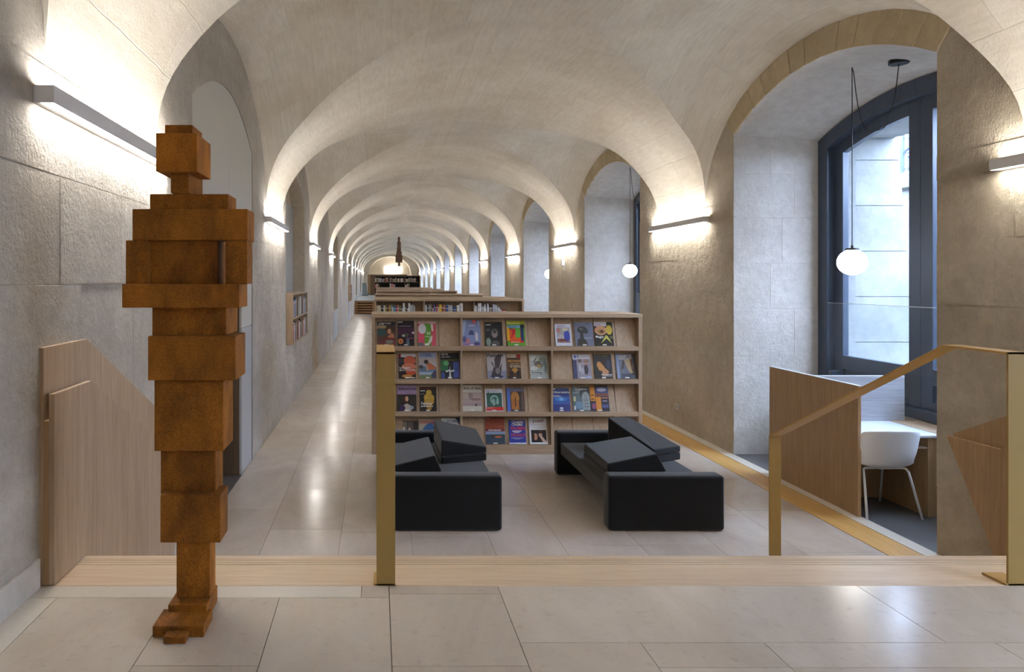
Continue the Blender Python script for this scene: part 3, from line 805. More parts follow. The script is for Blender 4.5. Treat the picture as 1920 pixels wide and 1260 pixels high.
def magazine(cx0, cx1, cy0, cy1, row, label, ops, base=(235, 235, 235), dz=0.):
    z0 = ROWS[row][0]
    x0, x1 = xc(cx0)*1.0015, xc(cx1)*1.0015
    w = x1-x0; h = (cy1-cy0)/3.5556*(SY+.06)/1280*1.0/math.cos(TILT)*1.0
    me_b = MB().box(0, w, 0, h, 0, .005)
    o = build('magazine', me_b, paint(base, .35)); tag(o, label, 'magazine', 'magazines on the sloping display panels')
    o.rotation_euler = (math.pi/2-TILT, 0, 0)
    yb = SY+.014+.010; zb = z0+.012
    o.location = (x0, yb-.0, zb)
    pb = MB(); mats = []; keys = {}
    k = 0; texts = []
    ops = ops+[('r', .38, .60, .015, .06, (238, 238, 232))]
    for op in ops:
        if op[0] == 't': texts.append(op); continue
        c = tuple(op[-1])
        if c not in keys: keys[c] = len(mats); mats.append(paint(c, .35))
        zz = .0053+.00025*k; k += 1
        if op[0] == 'r': pts = [(op[1], op[3]), (op[2], op[3]), (op[2], op[4]), (op[1], op[4])]
        elif op[0] == 'e': pts = [(op[1]+op[3]*math.cos(a*math.pi/10), op[2]+op[4]*math.sin(a*math.pi/10)) for a in range(20)]
        else: pts = op[1]
        pb.poly([(min(1, max(0, u))*w, min(1, max(0, v))*h, zz) for u, v in pts], keys[c])
    me = bpy.data.meshes.new('cover_print'); me.from_pydata(pb.v, [], pb.f)
    for m in mats: me.materials.append(m)
    for p, i in zip(me.polygons, pb.mi): p.material_index = i
    c = bpy.data.objects.new('cover_print', me); COL.objects.link(c); c.parent = o
    for (_, s, u, v, sz, col) in texts:
        cu = bpy.data.curves.new('lettering', 'FONT'); cu.body = s; cu.size = sz*h; cu.materials.append(paint(col, .4)); cu.resolution_u = 2; cu.offset = sz*h*.018
        to = bpy.data.objects.new('lettering', cu); COL.objects.link(to); to.parent = c; to.location = (u*w, v*h, .0053+.00025*(k+1))
        bpy.context.view_layer.update(); wd = to.dimensions.x
        sx = min(1, w*(.98-u)/wd) if wd > 0 else 1
        me2 = bpy.data.meshes.new_from_object(to.evaluated_get(bpy.context.evaluated_depsgraph_get()))
        lo = to.location.copy(); bpy.data.objects.remove(to); bpy.data.curves.remove(cu)
        me2.name = 'lettering'; to = bpy.data.objects.new('lettering', me2); COL.objects.link(to); to.parent = c; to.location = lo
        to.scale = (sx, 1, 1)
    return o
K = (18, 16, 18); Wt = (238, 236, 232)
magazine(97,220,155,312,0,'magazine with a dark teal and brown painted woman, white title, top left corner',[('r',0,1,0,1,(84,54,44)),('r',0,1,.84,1,(30,34,46)),('r',0,.55,.72,.84,(164,140,104)),('e',.22,.55,.26,.16,(40,74,74)),('e',.72,.72,.26,.18,(58,36,26)),('e',.66,.60,.10,.11,(190,140,104)),('p',[(.55,.35),(.8,.55),(.95,.4),(.8,.2)],(178,112,80)),('p',[(0,.05),(.5,.35),(1,.3),(1,0),(0,0)],(104,40,38)),('e',.66,.16,.22,.09,(120,116,104)),('t','L\'OBJET D\'ART',.06,.90,.08,Wt),('t','des musées',.06,.855,.05,Wt)],K)
magazine(234,345,150,312,0,'black and purple magazine with a small orange disc low on its cover',[('r',0,1,0,1,(26,14,26)),('r',0,1,.42,.72,(60,24,56)),('r',.1,.8,.78,.80,(170,140,170)),('e',.18,.18,.15,.11,(214,130,70)),('e',.18,.17,.06,.05,(150,70,30)),('e',.45,.42,.22,.08,(70,84,60)),('e',.35,.40,.08,.04,(200,180,170)),('e',.95,.52,.10,.05,(210,180,190)),('p',[(.5,.02),(.56,.3),(.68,.3),(.72,.02)],(84,110,130)),('r',.5,.95,.28,.31,(170,60,140)),('r',.02,.3,.93,.97,Wt)],K)
magazine(370,490,155,312,0,'green, pink and white magazine with a white curved ribbon',[('r',0,1,0,1,(206,80,100)),('r',.36,.74,0,.92,(92,150,40)),('e',.24,.70,.22,.22,(220,214,214)),('r',0,.34,.28,.5,(214,84,104)),('p',[(.3,.08),(.55,.12),(.7,.4),(.82,.42),(.78,.2),(.6,.02)],(214,214,196)),('r',0,.3,0,.12,(90,110,110)),('p',[(.7,.9),(.86,.9),(.86,.6),(.78,.6)],(224,210,190)),('r',0,1,.92,1,(226,196,200)),('t','CONNAISSANCE',.03,.935,.06,(190,60,90)),('t','50',.48,.46,.16,(220,232,200)),('t','jardins',.40,.36,.07,(220,232,200))])
magazine(668,790,148,315,0,'pale blue and mauve magazine with soft figures and a red dot',[('r',0,1,0,1,(132,146,186)),('p',[(0,.3),(0,1),(.25,1),(.15,.6)],(166,182,212)),('e',.66,.95,.10,.07,(206,92,92)),('r',.35,.72,.76,.81,(196,190,206)),('p',[(.32,.42),(.42,.6),(.58,.6),(.66,.42)],(78,86,130)),('e',.78,.35,.08,.18,(212,202,206)),('e',.25,.2,.16,.1,(196,120,130)),('e',.1,.25,.12,.12,(84,92,140)),('r',0,1,0,.1,(150,120,160)),('e',.78,.08,.16,.07,(70,74,120)),('p',[(.88,.96),(.92,.96),(.94,.8),(.9,.8)],(225,225,225))])
magazine(820,937,157,312,0,'black magazine with a grey round portrait in the first row, middle compartment',[('r',0,1,0,1,(32,34,38)),('e',.55,.52,.21,.2,(92,92,92)),('e',.55,.50,.14,.15,(150,140,134)),('e',.55,.58,.08,.08,(60,54,52)),('e',.18,.16,.14,.17,(130,150,140)),('e',.58,.1,.22,.12,(84,84,90)),('r',.05,.35,.86,.89,Wt),('r',.05,.28,.62,.64,(120,120,120)),('r',.05,.28,.68,.70,(120,120,120)),('t','AZZEDINE',.06,.92,.07,(70,74,80))],K)
magazine(967,1088,150,312,0,'bright green, yellow and red magazine with bold letterforms',[('r',0,1,0,1,(92,160,50)),('r',0,1,.86,1,(176,190,40)),('r',.0,.14,.2,.8,(232,170,40)),('r',.14,.78,.12,.68,(224,90,30)),('p',[(.25,.3),(.55,.6),(.5,.66),(.2,.66),(.3,.56),(.2,.3)],(200,30,50)),('r',.48,.74,.32,.70,(96,172,60)),('r',.76,.92,.15,.75,(26,44,96)),('r',.04,.76,.72,.82,(140,190,214)),('e',.86,.77,.12,.09,(24,34,60)),('r',.14,.9,.12,.2,(214,50,36)),('r',.2,.7,.14,.16,Wt),('t','BeauxArts',.02,.88,.12,(240,236,150)),('t','l\'exposition',.08,.745,.07,(30,40,90)),('t','d\'été',.1,.66,.07,(40,60,40))])
magazine(1290,1398,170,312,0,'small white-bordered magazine with a blue draped figure',[('r',.1,.92,.14,.84,(170,160,160)),('e',.72,.45,.18,.28,(56,74,170)),('e',.62,.74,.2,.08,(200,196,170)),('e',.35,.36,.2,.16,(190,180,180)),('p',[(.1,.2),(.9,.2),(.9,.14),(.1,.14)],(150,100,90)),('e',.4,.26,.3,.06,(110,66,60)),('e',.2,.7,.12,.1,(190,130,120)),('t','diplomatie',.18,.88,.08,(150,60,60))],(214,218,230))
magazine(1422,1545,157,312,0,'slate blue magazine with a dark sculpted bust in profile',[('r',0,1,0,1,(112,118,138)),('e',.42,.66,.28,.15,(50,52,52)),('e',.62,.60,.12,.1,(58,60,58)),('r',.28,.46,.28,.6,(56,56,52)),('p',[(.1,0),(.14,.26),(.38,.36),(.6,.22),(.68,0)],(52,52,50)),('r',.5,.9,.34,.35,(190,196,210)),('r',.5,.9,.29,.30,(190,196,210)),('e',.36,.7,.12,.06,(90,92,86)),('t','HIPPOCAMPE',.05,.92,.07,(150,160,180))],(90,94,110))
magazine(1555,1678,157,312,0,'black and yellow magazine with a close-up eye and gold leaves',[('r',0,1,0,1,(26,26,26)),('r',0,.68,.82,1,(206,202,206)),('r',.7,1,.86,.98,(40,44,26)),('e',.35,.64,.34,.2,(206,150,110)),('e',.38,.6,.2,.09,(150,120,60)),('e',.4,.59,.09,.06,(100,30,20)),('e',.8,.66,.17,.2,(206,178,60)),('p',[(.3,.1),(.6,.45),(.7,.4),(.9,.1),(.62,.3)],(200,190,90)),('e',.9,.35,.12,.07,(96,96,60)),('t','Magie',.03,.33,.14,Wt),('t','revue',.05,.86,.10,(150,110,150))],K)
magazine(240,355,375,534,1,'magazine with an orange sculpted group on black and a red-white header',[('r',0,1,0,1,(40,24,24)),('r',.14,1,.86,1,(206,200,204)),('e',.65,.72,.35,.2,(190,90,60)),('e',.6,.48,.42,.14,(206,120,90)),('e',.72,.28,.3,.14,(196,80,50)),('e',.5,.1,.3,.07,(190,130,60)),('r',.02,.3,.6,.8,(52,50,54)),('t','A',.0,.87,.16,(200,30,40)),('t','La Passion',.04,.40,.11,Wt),('t','de la COULEUR',.04,.31,.10,Wt),('r',.4,.95,.02,.05,Wt)],K)
magazine(378,492,368,536,1,'pale magazine with a stooping orange-clad figure by the sea',[('r',0,1,0,1,(166,176,196)),('r',0,1,.55,.78,(176,166,160)),('r',0,1,.25,.45,(104,126,150)),('e',.42,.64,.13,.08,(44,30,30)),('p',[(.38,.5),(.6,.62),(.98,.45),(.95,.36),(.5,.34)],(196,110,66)),('p',[(.4,.5),(.5,.5),(.55,.3),(.42,.32)],(190,150,130)),('e',.12,.45,.12,.07,(60,40,34)),('r',0,1,.0,.14,(110,124,80)),('p',[(.7,.18),(1,.34),(1,.02),(.75,.02)],(60,60,84)),('t','L\'OEIL',.06,.84,.17,(50,90,160)),('t','Gauguin',.14,.17,.12,(150,180,204))])
magazine(522,646,370,534,1,'black, green and blue magazine with a white tree-like figure',[('r',0,1,0,1,(34,34,48)),('r',0,1,.76,1,(30,30,32)),('r',.0,.4,.3,.7,(40,110,70)),('r',.68,1,.04,.66,(72,90,170)),('e',.3,.6,.16,.1,(96,170,110)),('p',[(.44,.0),(.5,.5),(.56,.0)],(206,216,214)),('p',[(.25,.3),(.5,.36),(.5,.3),(.3,.24)],(206,216,214)),('p',[(.72,.36),(.5,.3),(.5,.24),(.76,.3)],(206,216,214)),('e',.12,.12,.1,.14,(60,80,150)),('r',.05,.95,.72,.73,(170,190,60)),('r',.68,1,.35,.37,(40,46,96)),('t','REVUE',.05,.92,.09,Wt),('t','DES ARTS',.05,.82,.08,(190,190,210))],K)
magazine(833,962,370,536,1,'grey magazine titled in large black letters, gnarled dark tree photo',[('r',0,1,0,1,(176,172,172)),('r',0,1,.0,.3,(140,144,160)),('p',[(.2,.1),(.35,.45),(.2,.65),(.3,.62),(.42,.4),(.4,.75),(.5,.9),(.8,.95),(.7,.6),(.62,.35),(.78,.6),(.74,.3),(.66,.05)],(72,62,64)),('e',.55,.3,.12,.12,(130,124,124)),('r',0,1,.28,.285,(90,90,110)),('e',.5,.08,.32,.06,(60,60,84)),('t','Flash Art',.03,.84,.17,(24,30,44))],(196,196,196))
magazine(970,1060,378,534,1,'brown magazine on ancient stones with a red tab at its top corner',[('r',0,1,0,1,(86,58,40)),('r',0,.7,.86,1,(196,186,170)),('r',.74,1,.84,1,(170,36,40)),('e',.55,.34,.22,.1,(176,130,60)),('e',.3,.22,.16,.1,(44,34,28)),('e',.78,.22,.14,.12,(40,32,28)),('r',0,1,0,.12,(50,40,34)),('r',.2,.9,.60,.62,(206,176,130)),('r',.15,.95,.53,.55,(206,190,160)),('t','+',.14,.86,.14,(190,30,40)),('t','NÉOLITHIQUES',.06,.68,.12,(226,170,80)),('t','les mystères',.2,.46,.09,(216,200,170))],(196,198,210))
magazine(1120,1242,377,532,1,'white magazine with a pale leafy drawing and blue-grey branches',[('r',0,1,0,1,(176,184,178)),('e',.3,.82,.24,.12,(206,208,200)),('e',.45,.6,.2,.13,(120,116,110)),('e',.7,.78,.2,.1,(140,158,150)),('e',.25,.42,.2,.1,(214,214,208)),('p',[(.8,.9),(.95,.6),(.9,.2),(.8,.3)],(120,146,152)),('e',.52,.52,.13,.07,(176,150,90)),('p',[(.2,.7),(.4,.9),(.42,.86),(.25,.66)],(96,110,104)),('p',[(.6,.5),(.8,.7),(.83,.66),(.64,.45)],(96,120,130)),('r',.1,.62,.16,.34,(96,116,112)),('t','GRANDE',.12,.26,.10,Wt),('t','Librairie',.12,.17,.10,Wt)])
magazine(1410,1530,378,534,1,'magazine with a white header and a blue-grey street scene',[('r',0,1,0,.8,(150,146,160)),('r',0,.22,0,.76,(56,60,100)),('r',.3,.5,.66,.8,(110,90,80)),('r',.62,.9,.55,.8,(150,120,110)),('r',.25,.95,.6,.63,(190,170,180)),('e',.72,.36,.12,.2,(60,54,60)),('e',.52,.32,.1,.14,(180,176,186)),('r',.34,.42,.3,.56,(206,204,212)),('p',[(.2,.0),(.95,.12),(1,0)],(176,180,206)),('r',.1,.2,.84,.95,(50,90,190)),('r',.25,.33,.84,.95,(130,160,210))],(216,218,228))
magazine(1552,1672,377,534,1,'black magazine with a painted face in profile facing left',[('r',0,1,0,1,(28,28,34)),('p',[(.14,.56),(.22,.7),(.36,.68),(.55,.5),(.6,.4),(.44,.3),(.26,.34),(.22,.42)],(196,142,80)),('p',[(.2,.7),(.3,.84),(.6,.74),(.74,.46),(.56,.48),(.36,.68)],(38,22,24)),('p',[(.44,.32),(.62,.42),(.8,.3),(.7,.1),(.4,.14)],(186,136,100)),('r',.36,.96,.14,.18,(190,186,186)),('r',.4,.96,.09,.12,(160,156,160)),('e',.8,.6,.12,.2,(44,54,80)),('t','Grande Galerie',.04,.90,.09,(110,120,70))],K)
magazine(1702,1832,374,534,1,'blue-grey magazine with a large pale mask face, last in the second row',[('r',0,1,0,1,(104,110,124)),('r',0,.14,.0,.95,(140,158,190)),('p',[(.42,.74),(.72,.78),(.86,.5),(.8,.14),(.6,.3),(.48,.56)],(190,166,130)),('p',[(.7,.9),(.82,.9),(.84,.2),(.78,.3)],(110,70,40)),('p',[(.2,.36),(.35,.74),(.42,.7),(.36,.4)],(60,44,50)),('r',.86,1,.0,1,(60,60,64)),('e',.8,.18,.1,.04,(60,36,30)),('r',.2,.8,.02,.2,(60,66,84)),('t','GAZETTE',.14,.86,.12,Wt),('t','DROUOT',.14,.76,.12,Wt)],(110,116,130))
magazine(232,360,585,752,2,'lilac-topped magazine with a dark painted portrait below',[('r',0,1,.64,1,(168,140,176)),('r',0,1,0,.64,(38,32,30)),('e',.46,.46,.13,.12,(90,40,28)),('e',.5,.47,.08,.1,(206,160,130)),('p',[(.25,.2),(.5,.3),(.78,.18),(.7,0),(.2,0)],(186,176,170)),('e',.25,.12,.16,.12,(54,40,84)),('e',.75,.14,.1,.07,(150,160,170)),('t','BURLINGTON',.07,.81,.12,(70,50,104)),('r',.4,.66,.70,.71,(100,80,120))])
magazine(381,494,597,752,2,'black magazine with a rounded yellow stone figurine',[('r',0,1,0,1,(30,26,24)),('r',0,.8,.9,1,(80,20,24)),('e',.56,.77,.17,.11,(206,170,70)),('e',.42,.55,.16,.15,(206,166,66)),('e',.70,.53,.17,.16,(200,160,60)),('e',.56,.38,.3,.13,(190,150,60)),('p',[(.38,.3),(.74,.3),(.68,.05),(.46,.05)],(176,130,44)),('r',.04,.34,.82,.85,Wt),('r',.05,.3,.7,.72,(150,150,150)),('t','Femme',.08,.27,.15,Wt),('t','préhistoire',.08,.18,.11,Wt)],K)
magazine(670,797,587,753,2,'cream magazine with a large grey-black title and an old street print',[('r',0,1,.2,.72,(176,156,150)),('r',.05,.3,.5,.7,(190,176,156)),('r',.32,.55,.48,.7,(150,130,124)),('e',.7,.45,.3,.05,(150,116,110)),('r',0,1,.2,.32,(166,144,144)),('e',.7,.24,.06,.05,(90,70,80)),('r',.2,.9,.76,.765,(150,140,130)),('t','Arts of Asia',.05,.83,.15,(70,60,60))],(206,202,184))
magazine(822,938,610,752,2,'white magazine with a green square drawing and a red band',[('r',.07,.96,.18,.82,(52,96,84)),('r',.03,1,.03,.19,(206,50,46)),('e',.52,.52,.24,.2,(150,190,180)),('e',.52,.5,.18,.15,(60,104,92)),('e',.46,.45,.1,.12,(140,170,164)),('r',.42,.54,.26,.44,(140,170,164)),('e',.7,.44,.07,.14,(150,180,174)),('r',.06,.5,.145,.155,Wt),('r',.06,.42,.09,.10,(230,150,140)),('t','Q',.1,.84,.14,(60,80,84)),('t','magazine',.3,.86,.09,(180,176,190))],(224,224,230))
magazine(968,1085,602,752,2,'magazine with a blue spine and a glowing orange archway',[('r',0,1,0,1,(84,66,60)),('r',0,.18,0,1,(80,112,196)),('r',.18,1,.84,1,(110,110,140)),('e',.46,.56,.24,.28,(190,130,66)),('r',.24,.66,.06,.5,(176,110,50)),('r',.44,.5,.2,.6,(70,40,30)),('r',.7,.78,.06,.8,(60,48,44)),('r',.86,.92,.06,.8,(120,90,70)),('r',.8,.84,.06,.6,(70,70,84)),('r',.2,.9,.0,.08,(60,50,50)),('t','Conte',.24,.86,.13,(130,150,200))],(90,80,90))
magazine(1270,1388,605,752,2,'deep blue magazine with a glowing underwater scene and white title',[('r',0,1,0,1,(34,58,124)),('r',0,1,.3,.64,(40,84,160)),('e',.5,.52,.36,.09,(50,120,190)),('e',.52,.52,.12,.06,(110,170,216)),('r',0,1,0,.28,(40,52,120)),('e',.5,.13,.1,.05,(190,206,226)),('r',.06,.56,.62,.635,Wt),('r',.06,.44,.67,.685,Wt),('r',0,.22,.94,.98,Wt),('t','l\'Observatoire',.02,.78,.13,Wt)],(34,50,110))
magazine(1406,1522,597,752,2,'teal-grey magazine with an engraved arch-shaped stone',[('r',0,1,0,1,(84,104,110)),('r',.45,1,.6,1,(50,66,72)),('e',.78,.56,.22,.24,(150,160,160)),('r',.56,1,.06,.56,(146,156,158)),('r',.6,.96,.44,.46,(70,80,84)),('r',.6,.96,.3,.32,(70,80,84)),('r',.6,.96,.18,.2,(70,80,84)),('r',.72,.74,.1,.7,(80,90,94)),('r',.84,.86,.1,.7,(80,90,94)),('r',.06,.2,.4,.6,(186,186,140)),('r',.06,.16,.06,.22,(206,206,206)),('e',.35,.25,.22,.16,(110,140,164)),('r',.06,.4,.74,.76,(190,200,200)),('t','La guerre',.2,.87,.12,Wt),('t','avant',.2,.79,.07,(180,190,190))],(84,104,110))
magazine(1524,1650,590,752,2,'dark magazine with vertical orange lettering and night views',[('r',0,1,0,1,(34,32,50)),('r',.02,.28,.4,1,(216,140,40)),('r',.3,.58,0,.56,(214,136,40)),('r',.3,1,.7,.96,(70,76,130)),('e',.65,.84,.26,.07,(190,190,220)),('r',.3,1,.58,.7,(120,70,60)),('r',.62,.95,.5,.54,(190,120,110)),('r',.66,.9,.38,.42,(150,150,180)),('r',.62,.95,.14,.26,(70,80,140)),('e',.18,.2,.1,.12,(140,70,110)),('r',.06,.22,.45,.5,(110,60,30)),('r',.06,.22,.6,.65,(110,60,30)),('t','M U S E U M',.02,.93,.05,(60,40,30))],K)
def rot_last(): pass
magazine(270,375,828,975,3,'magazine with a dark street photograph behind the left sofa cushions',[('r',0,1,0,1,(70,60,56)),('r',0,.25,.4,.95,(120,112,104)),('r',.3,.6,.5,.95,(96,84,80)),('e',.42,.62,.07,.08,(206,190,170)),('p',[(.3,.4),(.5,.62),(.68,.4)],(200,196,190)),('r',.7,.95,.5,.95,(40,34,34)),('e',.06,.58,.06,.16,(210,206,190))],(120,110,104))
magazine(380,480,820,975,3,'magazine with a red title over a blue mountain, behind the cushions',[('r',0,1,0,1,(176,170,150)),('p',[(.2,.6),(.5,.8),(.9,.9),(1,.6),(.6,.5)],(50,100,160)),('e',.6,.46,.3,.08,(60,70,60)),('e',.7,.42,.08,.06,(206,170,60)),('t','CONTEXTE',.03,.84,.14,(190,30,40))],(206,200,200))
magazine(530,650,812,975,3,'white and blue magazine just showing over the cushion peak',[('r',0,1,.0,.6,(190,190,196)),('p',[(.8,1),(1,1),(1,.76),(.92,.8)],(70,90,140)),('e',.74,.88,.09,.05,(90,104,130)),('e',.74,.88,.06,.035,(220,222,226)),('t','STUDIO',.3,.84,.12,(80,94,120))],(222,224,228))
magazine(823,953,808,978,3,'rust red and steel blue magazine with a dark horizon, bottom row',[('r',0,1,.5,1,(150,66,44)),('r',0,1,.36,.5,(140,156,186)),('r',0,1,0,.36,(50,72,90)),('r',0,1,.47,.56,(120,52,50)),('p',[(.25,.28),(.5,.24),(.9,.29),(.9,.32),(.3,.33)],(60,40,36)),('e',.65,.27,.2,.03,(206,110,60)),('r',.02,.24,.94,.97,(220,190,170)),('r',.62,.95,.65,.66,(200,130,100)),('r',0,.24,.78,.785,(200,130,100)),('t','international',.16,.49,.09,Wt)],(90,60,60))
magazine(980,1092,825,975,3,'royal blue magazine with red and white block titles, bottom row',[('r',0,1,.07,1,(30,54,150)),('t','CAHIERS',.18,.87,.13,Wt),('t','CINEMA',.18,.77,.13,Wt),('t','PALMER',.12,.60,.18,(206,50,60)),('r',.2,.76,.53,.56,Wt),('t','l\'empire',.28,.47,.08,Wt),('t','FRANCE',.12,.32,.18,(206,50,60)),('r',.14,.84,.25,.262,Wt),('r',.3,.66,.21,.222,(190,196,226))],(206,214,234))
magazine(1117,1235,808,975,3,'white magazine with a bold brown title over a dark photo of two faces',[('r',.1,.95,.07,.53,(30,24,30)),('e',.34,.28,.11,.13,(196,140,110)),('e',.62,.36,.1,.1,(206,166,140)),('p',[(.56,.3),(.7,.3),(.95,.1),(.95,.07),(.75,.07)],(210,180,160)),('e',.64,.45,.12,.06,(70,36,26)),('e',.2,.3,.08,.12,(50,28,22)),('r',.14,.4,.72,.73,(140,160,190)),('r',.45,.9,.72,.725,(180,150,130)),('r',.5,.9,.62,.625,(150,150,160)),('t','positif',.22,.82,.17,(120,70,50))],(226,226,228))

# ---------------------------------------------------------------- books
_bk = {}
def book_mesh(col):
    if col not in _bk:
        mb = MB().box(0, 1, 0, .06, 0, 1, 0).box(0, .1, .06, 1, 0, 1, 0).box(.9, 1, .06, 1, 0, 1, 0).box(.1, .9, .06, .97, .02, .985, 1)
        mb.box(.15, .85, -.004, 0, .72, .80, 1)
        me = bpy.data.meshes.new('book'); me.from_pydata(mb.v, [], mb.f)
        me.materials.append(paint(col, .5)); me.materials.append(paint((214, 206, 190), .8))
        for p, i in zip(me.polygons, mb.mi): p.material_index = i
        bm = bmesh.new(); bm.from_mesh(me); bmesh.ops.recalc_face_normals(bm, faces=bm.faces); bm.to_mesh(me); bm.free()
        _bk[col] = me
    return _bk[col]
def cname(c):
    names = {'white': (225, 225, 228), 'cream': (205, 198, 175), 'grey': (140, 140, 145), 'black': (30, 30, 34), 'navy blue': (40, 50, 84), 'blue': (50, 84, 170), 'cyan': (40, 140, 180), 'magenta': (170, 40, 110), 'red': (150, 40, 44), 'yellow': (225, 180, 40), 'olive': (120, 124, 60), 'green': (60, 110, 70), 'brown': (100, 70, 50), 'pale grey': (180, 186, 192), 'pink': (190, 110, 110), 'lime yellow': (170, 160, 40)}
    return min(names, key=lambda n: sum((a-b)**2 for a, b in zip(names[n], c)))
def put_book(col, w, d, h, loc, rot, label, group):
    o = bpy.data.objects.new('book', book_mesh(col)); COL.objects.link(o)
    o.location = loc; o.rotation_euler = (0, 0, rot); o.scale = (w, d, h)
    tag(o, label, 'book', group)
C = {'c': (205, 198, 175), 'n': (40, 50, 84), 'w': (225, 225, 228), 'o': (120, 124, 60), 'r': (150, 40, 44), 'y': (225, 180, 40), 'Y': (170, 160, 40), 'g': (140, 140, 145), 'b': (50, 84, 170), 't': (40, 140, 180), 'm': (170, 40, 110), 'k': (30, 30, 34), 'l': (180, 186, 192), 'p': (190, 110, 110), 'G': (60, 110, 70), 'B': (100, 70, 50)}
ubs = [carcass('low_bookcase', 'low pale oak bookcase filled with books, directly behind the magazine display', 15.24, 'low bookcases down the gallery')]
for i, y in enumerate((16.9, 21.0, 27.9, 33.7, 41.0)):
    copy_tree(ubs[0], (SX0, y, 0), 'low pale oak bookcase, %s behind the magazine display, only its top showing' % ORD[i+1])
seqs = [('c:18:266 c:16:266 c:16:266 k:10:268 n:22:268 w:15:264 o:8:262 Y:10:264 k:10:270 B:8:262 r:8:250 B:6:270 Y:17:260 k:4:270 g:14:250 w:12:290 t:28:272 m:20:272 p:8:262 c:6:280 o:8:266 B:8:268 o:9:272 k:10:280 g:8:290 w:8:300 w:20:238 w:8:285 B:12:262 k:10:280 w:12:298 w:12:238 w:10:238 l:12:260 l:14:260 l:12:258 k:6:270 w:10:272', 100),
        ('l:14:258 l:10:256 n:10:262 k:8:270 g:16:252 g:14:252 B:10:260 k:6:280 w:8:300 r:8:270 b:16:252 g:8:290 r:14:252 p:8:256 c:14:290 y:32:254 B:8:256 k:4:268 r:8:256 p:14:262 B:12:268 k:6:280 b:14:262 n:8:272 l:12:262 g:10:266 l:14:262 l:12:268 k:6:290 n:14:284 b:14:286 n:12:286 k:6:290 c:10:262 w:24:262 k:6:270 w:16:242 w:14:242', 662),
        ('w:12:264 g:8:290 l:12:266 k:8:290 w:16:240 k:4:280 w:16:238 g:8:262 k:4:280 l:12:274 g:8:280 w:20:252 g:10:280 k:8:290 w:16:244 g:8:280 B:12:262 l:10:290 B:8:256 k:10:270 l:10:256 l:10:252 g:8:256 l:10:256 l:14:268 k:4:280 l:12:288 w:10:290 g:8:300 w:14:312 k:4:315 p:14:318 r:16:306 r:16:306 B:10:312', 1240)]
cn = ['left', 'middle', 'right']
for ci, (sq, x0) in enumerate(seqs):
    x = x0; lim = (600, 1205, 1775)[ci]; tot = sum(float(q.split(':')[1]) for q in sq.split()); kf = min(1, (lim-x0)/tot)
    for bi, it in enumerate(sq.split()):
        c, w, ty = it.split(':'); w = float(w)*kf; ty = float(ty)
        Y = 15.30; X = (690+x/6.194-708)*Y/1280; wd = w/6.194*Y/1280
        z1 = 2.15-(530+ty/6.2-526)*Y/1280
        put_book(C[c], wd*.96, .19, max(.12, z1-1.3285), (X, Y, 1.3285), 0,
                 '%s book, %s from left, %s compartment behind magazine display' % (cname(C[c]), ORD[min(bi, 31)] if bi < 32 else ['thirty-third','thirty-fourth','thirty-fifth','thirty-sixth','thirty-seventh','thirty-eighth'][bi-32], cn[ci]), 'books in the low bookcase behind the display')
        x += w
# wall bookcase on the left
wy0, wy1, wz0, wz1 = 11.30, 13.62, 1.082, 1.935
wb = thing('wall_bookcase', 'small pale wooden wall bookcase with two rows of books on the left wall', 'bookcase', (XL, wy0, wz0))
xf = XL+.10; xb = XL-.20
yn = wy0+.31
build('back_panel', MB().box(xb, xb+.012, wy0+.02, wy1-.02, wz0+.01, wz1-.01), M['oakw'], parent=wb)
# the case projects from the niche; its near end stands against the pier face
build('end_board', MB().box(xb, xf, wy0, wy0+.028, wz0, wz1), M['oak'], parent=wb, bevel=.001, segs=1)
build('end_board', MB().box(xb, xf, wy1-.028, wy1, wz0, wz1), M['oak'], parent=wb, bevel=.001, segs=1)
for z in (wz0, wz1-.028, 1.50):
    build('shelf_board', MB().box(xb, xf-.001, wy0+.028, wy1-.028, z, z+.028), M['oak_y'], parent=wb, bevel=.001, segs=1)
cw = (wy1-wy0-.028)/3
for k in (1, 2): build('upright', MB().box(xb+.012, xf-.002, wy0+cw*k, wy0+cw*k+.022, wz0+.028, wz1-.028), M['oak'], parent=wb)
copy_tree(wb, (XL, wy0+23.6, wz0), 'second small wooden wall bookcase, far down the left wall')
rnd = random.Random(11)
for row, z in [(r_, z_) for r_, z_ in enumerate((wz0+.0285, 1.5285))]*2:
    far_case = (row == 0 and 'seen0' in globals()) or (row == 1 and 'seen1' in globals())
    globals()['seen%d' % row] = True
    dyc = 23.6 if far_case else 0
    for cc in range(3):
        y = wy0+cw*cc+(.05 if cc else .04); ye = wy0+cw*(cc+1)-.03; n_ = 0
        pal = ['n', 'k', 'w', 'g', 'b', 'k', 'w', 'l'] if row else ['k', 'w', 'r', 'm', 'l', 'w', 'c', 'k']
        if row and cc == 1: pal = ['o', 'c', 'w', 'G', 'l', 'g']
        while y < ye-.12:
            wd = rnd.uniform(.035, .075); h = rnd.uniform(.25, .34)
            c = pal[n_ % len(pal)]; n_ += 1
            put_book(C[c], wd*.95, .19, h, (xf-.015, y+dyc, z), math.pi/2,
                     '%s book, %s along the %s section, %s shelf of wall bookcase' % (cname(C[c]), ORD[n_-1], ['near', 'middle', 'far'][cc], ('upper' if row else 'lower')) if not dyc else '%s book, %s along %s section, %s shelf, far wall bookcase' % (cname(C[c]), ORD[n_-1], ['near', 'middle', 'far'][cc], 'upper' if row else 'lower'), 'books in the far wall bookcase' if dyc else 'books in the wall bookcase')
            y += wd
